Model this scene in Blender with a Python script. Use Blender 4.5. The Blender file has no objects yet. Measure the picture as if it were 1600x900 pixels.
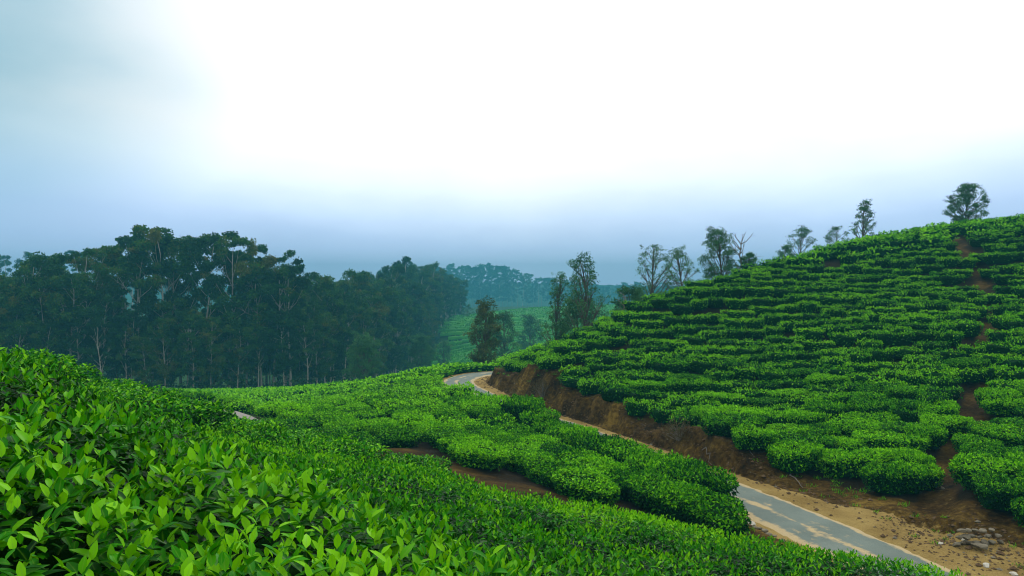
import bpy, math, random
import numpy as np
from mathutils import Vector, Matrix, Euler

R = math.radians
rng = np.random.default_rng(7)
random.seed(7)
scn = bpy.context.scene
C = scn.collection

# ------------------------------------------------------------------ camera
F, HX, HY = 1250.0, 800.0, 450.0
cam_d = bpy.data.cameras.new("camera"); cam = bpy.data.objects.new("camera", cam_d); C.objects.link(cam)
cam_d.sensor_width = 36; cam_d.lens = 36 * F / 1600; cam_d.clip_start = 0.05; cam_d.clip_end = 3000
cam.location = (0, 0, 0); cam.rotation_euler = (R(90), 0, 0)
scn.camera = cam

# ------------------------------------------------------------------ view
scn.view_settings.view_transform = 'Standard'; scn.view_settings.look = 'None'
scn.view_settings.exposure = -0.30; scn.view_settings.gamma = 1.0
scn.view_settings.use_curve_mapping = False
cy = scn.cycles
cy.filter_width = 1.1; cy.max_bounces = 8; cy.diffuse_bounces = 2; cy.glossy_bounces = 2; cy.transmission_bounces = 4
cy.transparent_max_bounces = 8; cy.volume_bounces = 1

# ------------------------------------------------------------------ sky
SUN_EL, SUN_AZ = R(48), R(12)          # azimuth measured from +Y towards +X
W = bpy.data.worlds.new("World"); scn.world = W; W.use_nodes = True
nt = W.node_tree; nt.nodes.clear()
def N(nt, t, **kw):
    n = nt.nodes.new(t)
    for k, v in kw.items(): setattr(n, k, v)
    return n
def L(nt, a, b): nt.links.new(a, b)
def mathn(nt, op, a, b=None, c=None, clamp=False):
    n = N(nt, 'ShaderNodeMath', operation=op); n.use_clamp = clamp
    for i, v in enumerate((a, b, c)):
        if v is None: continue
        if isinstance(v, (int, float)): n.inputs[i].default_value = v
        else: L(nt, v, n.inputs[i])
    return n.outputs[0]
def ramp(nt, fac, stops, interp='LINEAR'):
    n = N(nt, 'ShaderNodeValToRGB'); cr = n.color_ramp; cr.interpolation = interp
    while len(cr.elements) < len(stops): cr.elements.new(0.5)
    for e, (p, c) in zip(cr.elements, stops):
        e.position = p; e.color = tuple(c) + ((1,) if len(c) == 3 else ())
    L(nt, fac, n.inputs[0]); return n.outputs[0]
def mixc(nt, fac, a, b, blend='MIX'):
    n = N(nt, 'ShaderNodeMix', data_type='RGBA', blend_type=blend)
    for i, v in ((0, fac), (6, a), (7, b)):
        if isinstance(v, (int, float)): n.inputs[i].default_value = v
        elif isinstance(v, tuple): n.inputs[i].default_value = v + (1,) if len(v) == 3 else v
        else: L(nt, v, n.inputs[i])
    return n.outputs[2]

SKY_CLOUD = 1.33
tc = N(nt, 'ShaderNodeTexCoord')
sk = N(nt, 'ShaderNodeTexSky', sky_type='NISHITA'); sk.sun_disc = False
sk.sun_elevation = SUN_EL; sk.sun_rotation = SUN_AZ
bg1 = N(nt, 'ShaderNodeBackground'); L(nt, sk.outputs[0], bg1.inputs[0]); bg1.inputs[1].default_value = 0.08
sep = N(nt, 'ShaderNodeSeparateXYZ'); L(nt, tc.outputs['Generated'], sep.inputs[0])
mp = N(nt, 'ShaderNodeMapping'); mp.inputs['Scale'].default_value = (1.3, 1.3, 3.2); L(nt, tc.outputs['Generated'], mp.inputs[0])
nz = N(nt, 'ShaderNodeTexNoise'); nz.inputs['Scale'].default_value = 1.5; nz.inputs['Detail'].default_value = 5; nz.inputs['Roughness'].default_value = 0.5
L(nt, mp.outputs[0], nz.inputs['Vector'])
# cloud brightness: rises with elevation, bluer and darker low down; thin slate-blue cloud towards the left
elev = mathn(nt, 'ADD', sep.outputs[2], mathn(nt, 'MULTIPLY', mathn(nt, 'SUBTRACT', nz.outputs[0], 0.5), 0.06))
ctr = mathn(nt, 'MULTIPLY', mathn(nt, 'ABSOLUTE', mathn(nt, 'SUBTRACT', sep.outputs[0], 0.02)), -0.10)
lowc = ramp(nt, mathn(nt, 'ADD', elev, ctr), [(0.0, (0.60, 0.80, 1.20)), (0.04, (0.68, 0.88, 1.26)), (0.075, (0.88, 1.06, 1.36)), (0.115, (1.15, 1.26, 1.36)), (0.155, (1.28, 1.3, 1.31)), (0.5, (1.24, 1.25, 1.26)), (1.0, (1.1, 1.12, 1.15))])
dl = N(nt, 'ShaderNodeVectorMath', operation='DOT_PRODUCT'); L(nt, tc.outputs['Generated'], dl.inputs[0])
v = Vector((-0.74, 1.0, 0.36)).normalized(); dl.inputs[1].default_value = v
patch = mathn(nt, 'ADD', dl.outputs['Value'], mathn(nt, 'MULTIPLY', mathn(nt, 'SUBTRACT', nz.outputs[0], 0.5), 0.06))
pm = N(nt, 'ShaderNodeMapRange', interpolation_type='SMOOTHSTEP'); L(nt, patch, pm.inputs[0])
pm.inputs[1].default_value = 0.955; pm.inputs[2].default_value = 1.016
nz2 = N(nt, 'ShaderNodeTexNoise'); nz2.inputs['Scale'].default_value = 3.0; nz2.inputs['Detail'].default_value = 7; nz2.inputs['Roughness'].default_value = 0.6
L(nt, mp.outputs[0], nz2.inputs['Vector'])
br = mathn(nt, 'ADD', 0.84, mathn(nt, 'MULTIPLY', nz2.outputs[0], 0.32))
cbr = N(nt, 'ShaderNodeCombineXYZ'); [L(nt, br, cbr.inputs[k]) for k in range(3)]
lowc = mixc(nt, 1.0, lowc, cbr.outputs[0], 'MULTIPLY')
cl = mixc(nt, mathn(nt, 'MULTIPLY', pm.outputs[0], 0.97), lowc, (0.14, 0.42, 0.55))
bg2 = N(nt, 'ShaderNodeBackground'); L(nt, cl, bg2.inputs[0]); bg2.inputs[1].default_value = SKY_CLOUD
ms = N(nt, 'ShaderNodeMixShader'); ms.inputs[0].default_value = 0.9
L(nt, bg1.outputs[0], ms.inputs[1]); L(nt, bg2.outputs[0], ms.inputs[2])
wo = N(nt, 'ShaderNodeOutputWorld'); L(nt, ms.outputs[0], wo.inputs[0])

# ------------------------------------------------------------------ sun behind the overcast
sd = bpy.data.lights.new("sun", 'SUN'); sd.energy = 1.5; sd.angle = R(12); sd.color = (1, 0.96, 0.88)
sun = bpy.data.objects.new("sun", sd); C.objects.link(sun)
sdir = Vector((math.sin(SUN_AZ) * math.cos(SUN_EL), math.cos(SUN_AZ) * math.cos(SUN_EL), math.sin(SUN_EL)))
sun.rotation_euler = sdir.to_track_quat('Z', 'Y').to_euler()

# ------------------------------------------------------------------ helpers
def tag(o, label=None, cat=None, group=None, kind=None):
    if label: o['label'] = label
    if cat: o['category'] = cat
    if group: o['group'] = group
    if kind: o['kind'] = kind
    return o
def mesh(name, V, T, mats, mi=None, attrs=None, smooth=False):
    me = bpy.data.meshes.new(name)
    V = np.asarray(V, np.float32); T = np.asarray(T, np.int32); k = T.shape[1]
    me.vertices.add(len(V)); me.vertices.foreach_set('co', V.ravel())
    me.loops.add(T.size); me.loops.foreach_set('vertex_index', T.ravel())
    me.polygons.add(len(T)); me.polygons.foreach_set('loop_start', np.arange(0, T.size, k, dtype=np.int32))
    if mi is not None: me.polygons.foreach_set('material_index', np.asarray(mi, np.int32))
    me.polygons.foreach_set('use_smooth', np.full(len(T), smooth, dtype=bool))
    for m in mats: me.materials.append(m)
    for an, av in (attrs or {}).items():
        a = me.attributes.new(an, 'FLOAT', 'POINT'); a.data.foreach_set('value', np.asarray(av, np.float32))
    me.update(calc_edges=True); me.validate()
    return me
def obj(name, me, parent=None, loc=None):
    o = bpy.data.objects.new(name, me); C.objects.link(o)
    if parent is not None: o.parent = parent
    if loc is not None: o.location = loc
    return o
def empty(name, loc, rz=0.0, sc=(1, 1, 1)):
    o = bpy.data.objects.new(name, None); C.objects.link(o)
    o.location = loc; o.rotation_euler = (0, 0, rz); o.scale = sc; o.empty_display_size = 0.3
    return o
def copy_tree(o, parent=None):
    c = o.copy(); C.objects.link(c)
    if parent is not None: c.parent = parent
    for ch in o.children: copy_tree(ch, c)
    return c
class Acc:                                   # gathers triangles, ages and material indices
    def __init__(s): s.V = []; s.T = []; s.A = []; s.M = []; s.B = []; s.n = 0
    def add(s, V, T, age=0.5, mi=0, rib=0.0):
        s.B.append(np.broadcast_to(np.asarray(rib, float), (len(np.asarray(V).reshape(-1, 3)),)).copy())
        V = np.asarray(V, float).reshape(-1, 3); T = np.asarray(T, int).reshape(-1, 3)
        s.V.append(V); s.T.append(T + s.n); s.n += len(V)
        s.A.append(np.broadcast_to(np.asarray(age, float), (len(V),)).copy())
        s.M.append(np.full(len(T), mi)); return s
    def arrays(s): return np.concatenate(s.V), np.concatenate(s.T), np.concatenate(s.A), np.concatenate(s.M)
    def mesh(s, name, mats, smooth=False):
        V, T, A, M = s.arrays(); at = {'age': A}
        if s.B and max(b.max() for b in s.B) > 0: at['rib'] = np.concatenate(s.B)
        return mesh(name, V, T, mats, M, at, smooth)
def hsh(i, j, s):
    x = np.sin(i * 127.1 + j * 311.7 + s * 74.7) * 43758.5453
    return x - np.floor(x)
def vn(x, y, s=0.0):                         # value noise 0..1
    x = np.asarray(x, float); y = np.asarray(y, float)
    i = np.floor(x); j = np.floor(y); f = x - i; g = y - j
    f = f * f * (3 - 2 * f); g = g * g * (3 - 2 * g)
    a = hsh(i, j, s); b = hsh(i + 1, j, s); c = hsh(i, j + 1, s); d = hsh(i + 1, j + 1, s)
    return a + (b - a) * f + (c - a) * g + (a - b - c + d) * f * g
def fbm(x, y, s=0.0, o=4):
    r = 0; a = 0.5; t = 0
    for k in range(o): r = r + a * vn(x * 2**k, y * 2**k, s + k * 3.1); t += a; a *= 0.5
    return r / t
def nrm(v): return v / np.maximum(np.linalg.norm(v, axis=-1, keepdims=True), 1e-9)
def PX(px, Y): return (px - HX) / F * Y
def PZ(py, Y): return -(py - HY) / F * Y
def sstep(a, b, x):
    t = np.clip((x - a) / (b - a), 0, 1); return t * t * (3 - 2 * t)
def polydist(P, x, y):                       # signed distance to a polyline (+ on its right), and parameter
    best = np.full(np.shape(x), 1e9); sg = np.zeros(np.shape(x)); tt = np.zeros(np.shape(x)); s0 = 0
    for k in range(len(P) - 1):
        a, b = P[k], P[k + 1]; d = b[:2] - a[:2]; ln = np.hypot(*d)
        t = np.clip(((x - a[0]) * d[0] + (y - a[1]) * d[1]) / ln**2, 0, 1)
        ex = x - a[0] - t * d[0]; ey = y - a[1] - t * d[1]; ds = np.hypot(ex, ey)
        m = ds < best
        best = np.where(m, ds, best); sg = np.where(m, np.sign(d[1] * ex - d[0] * ey), sg)
        tt = np.where(m, s0 + t * ln, tt); s0 += ln
    return best * np.where(sg == 0, 1, sg), tt
def inpoly(P, x, y):
    r = np.zeros(np.shape(x), bool); n = len(P)
    for k in range(n):
        x1, y1 = P[k]; x2, y2 = P[(k + 1) % n]
        c = ((y1 > y) != (y2 > y)) & (x < (x2 - x1) * (y - y1) / (y2 - y1 + 1e-12) + x1)
        r ^= c
    return r
def smooth_path(P, n):                       # Catmull-Rom
    P = np.asarray(P, float); Q = np.vstack([2 * P[0] - P[1], P, 2 * P[-1] - P[-2]]); out = []
    for k in range(1, len(Q) - 2):
        for t in np.linspace(0, 1, n, endpoint=False):
            p0, p1, p2, p3 = Q[k - 1], Q[k], Q[k + 1], Q[k + 2]
            out.append(0.5 * (2 * p1 + (p2 - p0) * t + (2 * p0 - 5 * p1 + 4 * p2 - p3) * t * t + (3 * p1 - p0 - 3 * p2 + p3) * t**3))
    out.append(Q[-2]); return np.array(out)

# ------------------------------------------------------------------ terrain
CAN = 0.85                                   # canopy height of the tea
ROADP = smooth_path([(11.8, 4, -6.9), (10.6, 12, -6.75), (9.3, 18.1, -6.6), (8.7, 20.6, -6.6), (7.8, 23.6, -6.6), (6.9, 26.2, -6.6), (5.1, 32, -6.7),
    (2.5, 38.5, -6.7), (0.0, 44, -6.7), (-2.2, 50.5, -6.7), (-3.6, 55.5, -6.7), (-3.75, 59.0, -6.7), (-2.7, 61.9, -6.7),
    (-0.6, 63.6, -6.7), (3, 65, -6.7), (9, 67, -6.8), (18, 69, -7)], 8)
HILLPATH = smooth_path([(PX(x, y), y, 0) for x, y in ((1440, 21.5), (1463, 24.3), (1477, 27.5), (1522, 33), (1540, 41), (1538, 50), (1500, 61), (1478, 66))], 5)
GULLY = smooth_path([(PX(x, y), y, 0) for x, y in ((300, 38), (345, 34.5), (440, 33), (520, 32), (600, 30), (740, 25), (850, 22.3), (960, 20.6), (1080, 19), (1200, 16))], 5)
c = [ # px, py, Y   canopy points
 (0,700,2.2),(0,600,3.6),(0,536,6.2),(70,548,6.6),(150,594,7.2),(210,618,16),(300,627,38),(180,603,40),(0,590,40),(300,700,4.5),(600,800,3.6),(800,850,4),
 (1000,870,5.5),(1200,888,6),(500,880,1.8),(800,905,2.5),(250,880,1.6),(500,690,16),(620,715,13),(900,784,10),(1090,824,9),(1300,863,8),(1480,892,7.5),
 (380,660,25),(500,760,5),(700,780,6),(300,660,9),(400,680,12),(160,640,6.5),
 (600,667,32),(700,660,32),(700,620,40),(640,602,46),(560,650,35),(450,627,44),(400,632,42),(560,622,52),(620,606,54),(420,628,60),
 (1300,700,28.5),(1300,640,33),(1300,560,41),(1300,480,49),(1300,420,58),(1300,381,66),
 (1500,700,26.5),(1500,600,34),(1500,500,43),(1500,420,53),(1500,345,68),(1600,337,70),(1600,600,33),(1600,480,45),
 (1150,640,35),(1100,560,42),(1100,500,49.5),(1100,434,58),(1000,600,39.5),(1000,540,46),(1000,467,55),
 (900,592,43),(900,518,55),(820,560,53),(1200,402,62),(1400,362,67),
]
g = [ # px, py, Y   bare ground points
 (322,639,41),(345,646,36.5),(366,655,33),(440,664,33),(520,684,32),(600,703,30),(740,747,25),(850,777,22.3),(960,808,20.6),(1060,836,19),
 (1200,726,28.5),(900,628,38.5),(800,590,46.5),(1050,670,32),(1500,763,24.3),(1590,778,23.5),(1510,850,20.6),(1590,880,19.5),(1400,772,25.5),
 (760,582,57),(690,584,66),(750,580,68),
 (300,615,110),(500,612,112),(120,620,108),(0,625,105),(575,600,150),(622,592,190),(680,568,205),(700,520,260),(800,487,340),(760,562,110),(665,560,240),(850,500,290),(715,500,350),(690,600,100)]
w = [(-2,-3,-1.2),(5,-3,-4.0),(-8,-2,0.6),(-10,8,-0.3),(-14,20,-2.6),(-30,32,-4.5),(11,6,-6.9),(16,14,-6.5),(22,16,-5.6),(40,25,-2.5),
 (10,3,-6.9),(20,-5,-6.5),(60,60,9),(60,40,5),(24,82,1),(37,88,3),(10,75,-5),(5,74,-8),(20,110,-7),(60,110,0),(60,800,-19),(-60,800,-19),(150,800,-19),(0,560,-13),(80,560,-13),
 (-200,100,-12),(-130,250,-11),(-300,300,-10),(100,160,-9),(150,300,-8),(300,300,-6),(-300,0,6),(300,0,8),(-230,450,-12),(-60,60,-8),(-60,85,-12),(-25,85,-11.5),
 (550,1000,3),(-550,1000,3),(0,1000,5),(200,900,-9),(0,900,-10),(-250,880,-8),(0,-60,2),(-550,-60,5),(550,-60,5),(330,700,-12),(7.5,14.5,-6.0),(3.5,15,-5.3),(8.5,10,-6.2),(8,6.5,-5.2),(0,14,-4.6),(-4,19,-4.9)]
CP = [(PX(a, d), d, PZ(b, d) - CAN) for a, b, d in c] + [(PX(a, d), d, PZ(b, d)) for a, b, d in g] + w + [tuple(p) for p in ROADP[::6]]
CP = np.array(CP, float)
def U(r2): return np.where(r2 > 0, 0.5 * r2 * np.log(np.maximum(r2, 1e-12)), 0)
n = len(CP); D2 = (CP[:, None, 0] - CP[None, :, 0])**2 + (CP[:, None, 1] - CP[None, :, 1])**2
K = U(D2) + np.eye(n) * 0.6
Pm = np.c_[np.ones(n), CP[:, :2]]
A = np.block([[K, Pm], [Pm.T, np.zeros((3, 3))]])
sol = np.linalg.solve(A, np.r_[CP[:, 2], 0, 0, 0])
def tps(x, y):
    out = np.empty(x.shape)
    xf, yf = x.ravel(), y.ravel(); of = out.ravel()
    for s in range(0, len(xf), 20000):
        a, b = xf[s:s + 20000], yf[s:s + 20000]
        of[s:s + 20000] = U((a[:, None] - CP[:, 0])**2 + (b[:, None] - CP[:, 1])**2) @ sol[:n] + sol[n] + sol[n + 1] * a + sol[n + 2] * b
    return of.reshape(x.shape)
gx = np.unique(np.round(np.r_[np.linspace(-560, -120, 23), np.arange(-120, -30, 4), np.arange(-30, -8, 0.9), np.arange(-8, 30, 0.2), np.arange(30, 62, 0.9), np.arange(62, 140, 4), np.linspace(140, 560, 22)], 3))
gy = np.unique(np.round(np.r_[np.linspace(-70, -10, 8), np.arange(-10, 10, 0.6), np.arange(10, 68, 0.2), np.arange(68, 110, 1.5), np.arange(110, 260, 5), np.linspace(260, 1010, 34)], 3))
GX, GY = np.meshgrid(gx, gy)
H0 = tps(GX, GY)
RW = 1.15                                    # half width of the asphalt
near = (np.abs(GX) < 60) & (GY < 90)
D = np.full(GX.shape, 200.0); TT = np.zeros(GX.shape)
D[near], TT[near] = polydist(ROADP, GX[near], GY[near])
Rlen = np.r_[0, np.cumsum(np.hypot(*(np.diff(ROADP[:, :2], axis=0).T)))]
RZ = np.interp(TT, Rlen, ROADP[:, 2])
SH = np.interp(GY, [12, 18, 22, 25, 28, 32, 44, 56], [3.8, 3.6, 2.7, 1.25, 0.75, 0.55, 0.7, 1.0])   # sandy shoulder at the hill side
wob = (fbm(GX * 0.9, GY * 0.9, 5) - 0.5) * 0.9
up = RZ + 1.9 * np.maximum(0, D - RW - SH + wob * 0.5)
dn = RZ - 0.65 * np.maximum(0, np.abs(D) - RW - 0.35)
side = np.where(D > 0, 1.0, -1.0)
Hh = np.where(side > 0, np.minimum(np.maximum(H0, RZ - 0.35 * np.maximum(0, D - RW - 1)), up), np.maximum(np.minimum(H0, RZ + 0.9 * np.maximum(0, -D - RW - 0.5)), dn))
zone = near & (np.abs(D) < 16) & (GY > 2)
wt = sstep(16, 9, np.abs(D)) * zone
Hh = np.where(zone, H0 + (Hh - H0) * wt, H0)
bank = zone & (side > 0) & (D > RW + SH - 0.3) & (D < RW + SH + 3.0) & (Hh < H0 + 0.4)
gradm = np.clip((D - (RW + SH - 0.3)) / 0.5, 0, 1) * sstep(3.6, 1.6, D - RW - SH)
flat = np.abs(D) < RW + 0.12
det = (fbm(GX * 2.2, GY * 2.2, 9) - 0.5) * 0.6 + (vn(GX * 5, GY * 5, 2) - 0.5) * 0.2 + (np.abs(vn(TT * 1.3, D * 0.35, 14) - 0.5) * 2 - 0.5) * 0.55 + (vn(TT * 3.1, D * 0.8, 15) - 0.5) * 0.25
gy0, gx0 = np.gradient(Hh, gy, gx); slope = np.hypot(gx0, gy0)
Hh = Hh + np.where(zone & (D > 0), det * gradm * np.clip(slope, 0.15, 1.2), 0)
Hh = Hh + np.where(flat, 0, (fbm(GX * 1.1, GY * 1.1, 1) - 0.5) * 0.16 * sstep(RW + 0.1, RW + 1.5, np.abs(D)) * (GY < 90))
Hh = np.where(flat, RZ - 0.03, Hh)
PD = np.full(GX.shape, 99.0); PD[near] = np.abs(polydist(HILLPATH, GX[near], GY[near])[0])
Hh = Hh - 0.22 * sstep(1.0, 0.3, PD)
QD = np.full(GX.shape, 99.0); QD[near] = np.abs(polydist(GULLY, GX[near], GY[near])[0])
def gz(x, y):
    x = np.atleast_1d(np.asarray(x, float)); y = np.atleast_1d(np.asarray(y, float))
    i = np.clip(np.searchsorted(gx, x) - 1, 0, len(gx) - 2); j = np.clip(np.searchsorted(gy, y) - 1, 0, len(gy) - 2)
    f = (x - gx[i]) / (gx[i + 1] - gx[i]); q = (y - gy[j]) / (gy[j + 1] - gy[j])
    return Hh[j, i] * (1 - f) * (1 - q) + Hh[j, i + 1] * f * (1 - q) + Hh[j + 1, i] * (1 - f) * q + Hh[j + 1, i + 1] * f * q
def g1(x, y): return float(gz(x, y)[0])

# ------------------------------------------------------------------ materials
def pmat(name):
    m = bpy.data.materials.new(name); m.use_nodes = True; nt = m.node_tree
    b = nt.nodes['Principled BSDF']; return m, nt, b
def noise(nt, scale, detail=4, rough=0.55, vec=None, dim=None):
    n = N(nt, 'ShaderNodeTexNoise'); n.inputs['Scale'].default_value = scale; n.inputs['Detail'].default_value = detail; n.inputs['Roughness'].default_value = rough
    if vec is not None: L(nt, vec, n.inputs['Vector'])
    return n.outputs[0]
def geo(nt): return N(nt, 'ShaderNodeNewGeometry').outputs['Position']
def bump(nt, b, h, strength=0.5, dist=0.05):
    n = N(nt, 'ShaderNodeBump'); n.inputs['Strength'].default_value = strength; n.inputs['Distance'].default_value = dist
    L(nt, h, n.inputs['Height']); L(nt, n.outputs[0], b.inputs['Normal'])
def attr(nt, name): return N(nt, 'ShaderNodeAttribute', attribute_name=name).outputs['Fac']

def leaf_material(name, stops, trans=0.3, rough=0.42, spec=0.3, scale=0.7, rand=0.35, nscale=0.6):
    m, nt, b = pmat(name)
    oi = N(nt, 'ShaderNodeObjectInfo')
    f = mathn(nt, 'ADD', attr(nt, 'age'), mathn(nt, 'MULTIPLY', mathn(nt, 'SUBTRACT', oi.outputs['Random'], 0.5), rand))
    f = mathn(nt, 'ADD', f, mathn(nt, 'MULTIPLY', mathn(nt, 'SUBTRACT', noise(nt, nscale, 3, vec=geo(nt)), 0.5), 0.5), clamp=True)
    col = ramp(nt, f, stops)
    if 'near' in name:
        rib = mathn(nt, 'POWER', attr(nt, 'rib'), 9.0)
        col = mixc(nt, mathn(nt, 'MULTIPLY', rib, 0.55), col, (0.16, 0.36, 0.03))
        bl = N(nt, 'ShaderNodeMapRange', interpolation_type='SMOOTHSTEP'); bl.inputs[1].default_value = 0.60; bl.inputs[2].default_value = 0.78
        L(nt, noise(nt, 26, 4, 0.6, geo(nt)), bl.inputs[0])
        col = mixc(nt, mathn(nt, 'MULTIPLY', bl.outputs[0], 0.55), col, (0.05, 0.10, 0.004))
    L(nt, col, b.inputs['Base Color']); b.inputs['Roughness'].default_value = rough; b.inputs['Specular IOR Level'].default_value = spec
    tr = N(nt, 'ShaderNodeBsdfTranslucent'); L(nt, mixc(nt, 1.0, col, (1.25, 1.3, 0.5), 'MULTIPLY'), tr.inputs[0])
    mx = N(nt, 'ShaderNodeMixShader'); mx.inputs[0].default_value = trans
    L(nt, b.outputs[0], mx.inputs[1]); L(nt, tr.outputs[0], mx.inputs[2])
    L(nt, mx.outputs[0], nt.nodes['Material Output'].inputs[0])
    return m
M = {}
M['tea'] = leaf_material('tea_leaf', [(0.0, (0.002, 0.026, 0.006)), (0.3, (0.007, 0.085, 0.002)), (0.6, (0.055, 0.28, 0.001)), (1.0, (0.24, 0.62, 0.002))], 0.18, 0.45, 0.05, rand=0.5)
M['tea_mass'] = leaf_material('tea_leaf_mass', [(0.0, (0.002, 0.026, 0.006)), (0.3, (0.007, 0.085, 0.002)), (0.6, (0.055, 0.28, 0.001)), (1.0, (0.24, 0.62, 0.002))], 0.18, 0.45, 0.05, rand=0.0)
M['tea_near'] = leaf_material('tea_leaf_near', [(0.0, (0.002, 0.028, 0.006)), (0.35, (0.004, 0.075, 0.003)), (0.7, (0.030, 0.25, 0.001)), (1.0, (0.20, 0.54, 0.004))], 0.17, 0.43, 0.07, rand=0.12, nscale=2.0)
M['tea_inner_shade'] = leaf_material('tea_inner_shade', [(0.0, (0.002, 0.022, 0.002)), (1.0, (0.005, 0.045, 0.002))], 0.02, 0.9, 0.02)  # filler cores; shade between the leaves is put into this dark green
M['field'] = leaf_material('far_tea', [(0.0, (0.012, 0.14, 0.01)), (1.0, (0.09, 0.42, 0.015))], 0.2, 0.6, 0.1)
EUP = 1
M['euca'] = leaf_material('eucalyptus_leaf', [(0.0, (0.006, 0.032, 0.012)), (0.45, (0.018, 0.080, 0.012)), (0.75, (0.045, 0.14, 0.008)), (1.0, (0.11, 0.12, 0.015))], 0.22, 0.55, 0.15, rand=0.55, nscale=0.12)
M['oak'] = leaf_material('tree_leaf', [(0.0, (0.018, 0.07, 0.032)), (0.5, (0.045, 0.16, 0.055)), (1.0, (0.09, 0.24, 0.07))], 0.25, 0.5, 0.2, rand=0.2)  # lightened green; part of the distance haze is put into the leaf colour
M['olive'] = leaf_material('olive_leaf', [(0.0, (0.025, 0.06, 0.02)), (0.5, (0.06, 0.10, 0.03)), (1.0, (0.13, 0.15, 0.04))], 0.25, 0.5, 0.15, rand=0.1)
M['dry'] = leaf_material('dry_leaf', [(0.0, (0.07, 0.045, 0.02)), (1.0, (0.12, 0.11, 0.05))], 0.2, 0.7, 0.1)
def bark(name, a, b_):
    m, nt, b = pmat(name); L(nt, mixc(nt, noise(nt, 0.8, 5, vec=geo(nt)), a, b_), b.inputs['Base Color']); b.inputs['Roughness'].default_value = 0.8
    b.inputs['Specular IOR Level'].default_value = 0.15
    bump(nt, b, noise(nt, 14, 3, vec=geo(nt)), 0.5, 0.03); return m
M['pale_bark'] = bark('pale_bark', (0.10, 0.085, 0.065), (0.62, 0.58, 0.50))
M['bark'] = bark('bark', (0.035, 0.028, 0.02), (0.14, 0.12, 0.09))
M['stem'] = bark('tea_stem', (0.05, 0.035, 0.02), (0.16, 0.12, 0.075))
M['dead'] = bark('dead_wood', (0.10, 0.085, 0.07), (0.26, 0.23, 0.19))

def ground_material():
    m, nt, b = pmat('soil'); p = geo(nt)
    n1 = noise(nt, 0.55, 6, 0.6, p); n2 = noise(nt, 5.5, 5, 0.65, p); n3 = noise(nt, 28, 4, 0.7, p)
    soil = ramp(nt, mathn(nt, 'ADD', mathn(nt, 'MULTIPLY', n1, 0.6), mathn(nt, 'MULTIPLY', n2, 0.4)), [(0.36, (0.012, 0.007, 0.002)), (0.46, (0.045, 0.024, 0.004)), (0.54, (0.098, 0.058, 0.010)), (0.64, (0.24, 0.155, 0.026))])
    sand = ramp(nt, mathn(nt, 'ADD', mathn(nt, 'MULTIPLY', n1, 0.6), mathn(nt, 'MULTIPLY', n3, 0.4)), [(0.35, (0.20, 0.125, 0.03)), (0.65, (0.50, 0.36, 0.12))])
    sm = N(nt, 'ShaderNodeMapRange', interpolation_type='SMOOTHSTEP'); sm.inputs[1].default_value = 0.42; sm.inputs[2].default_value = 0.58
    L(nt, mathn(nt, 'ADD', attr(nt, 'sand'), mathn(nt, 'MULTIPLY', mathn(nt, 'SUBTRACT', n2, 0.5), 0.55)), sm.inputs[0])
    lt = N(nt, 'ShaderNodeMapRange', interpolation_type='SMOOTHSTEP'); lt.inputs[1].default_value = 0.35; lt.inputs[2].default_value = 0.65
    L(nt, mathn(nt, 'ADD', attr(nt, 'litter_shade'), mathn(nt, 'MULTIPLY', mathn(nt, 'SUBTRACT', n2, 0.5), 0.6)), lt.inputs[0])
    soil = mixc(nt, lt.outputs[0], soil, ramp(nt, n3, [(0.3, (0.012, 0.009, 0.004)), (0.7, (0.035, 0.024, 0.010))]))
    c1 = mixc(nt, sm.outputs[0], soil, sand)
    grass = ramp(nt, n2, [(0.3, (0.010, 0.035, 0.006)), (0.7, (0.03, 0.10, 0.012))])
    gm = N(nt, 'ShaderNodeMapRange', interpolation_type='SMOOTHSTEP'); gm.inputs[1].default_value = 0.4; gm.inputs[2].default_value = 0.6
    L(nt, mathn(nt, 'ADD', attr(nt, 'grass'), mathn(nt, 'MULTIPLY', mathn(nt, 'SUBTRACT', n2, 0.5), 0.6)), gm.inputs[0])
    L(nt, mixc(nt, gm.outputs[0], c1, grass), b.inputs['Base Color']); b.inputs['Roughness'].default_value = 0.95; b.inputs['Specular IOR Level'].default_value = 0.08
    bump(nt, b, mathn(nt, 'ADD', n2, mathn(nt, 'MULTIPLY', n3, 0.45)), 1.0, 0.16)
    return m
M['soil'] = ground_material()
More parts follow.
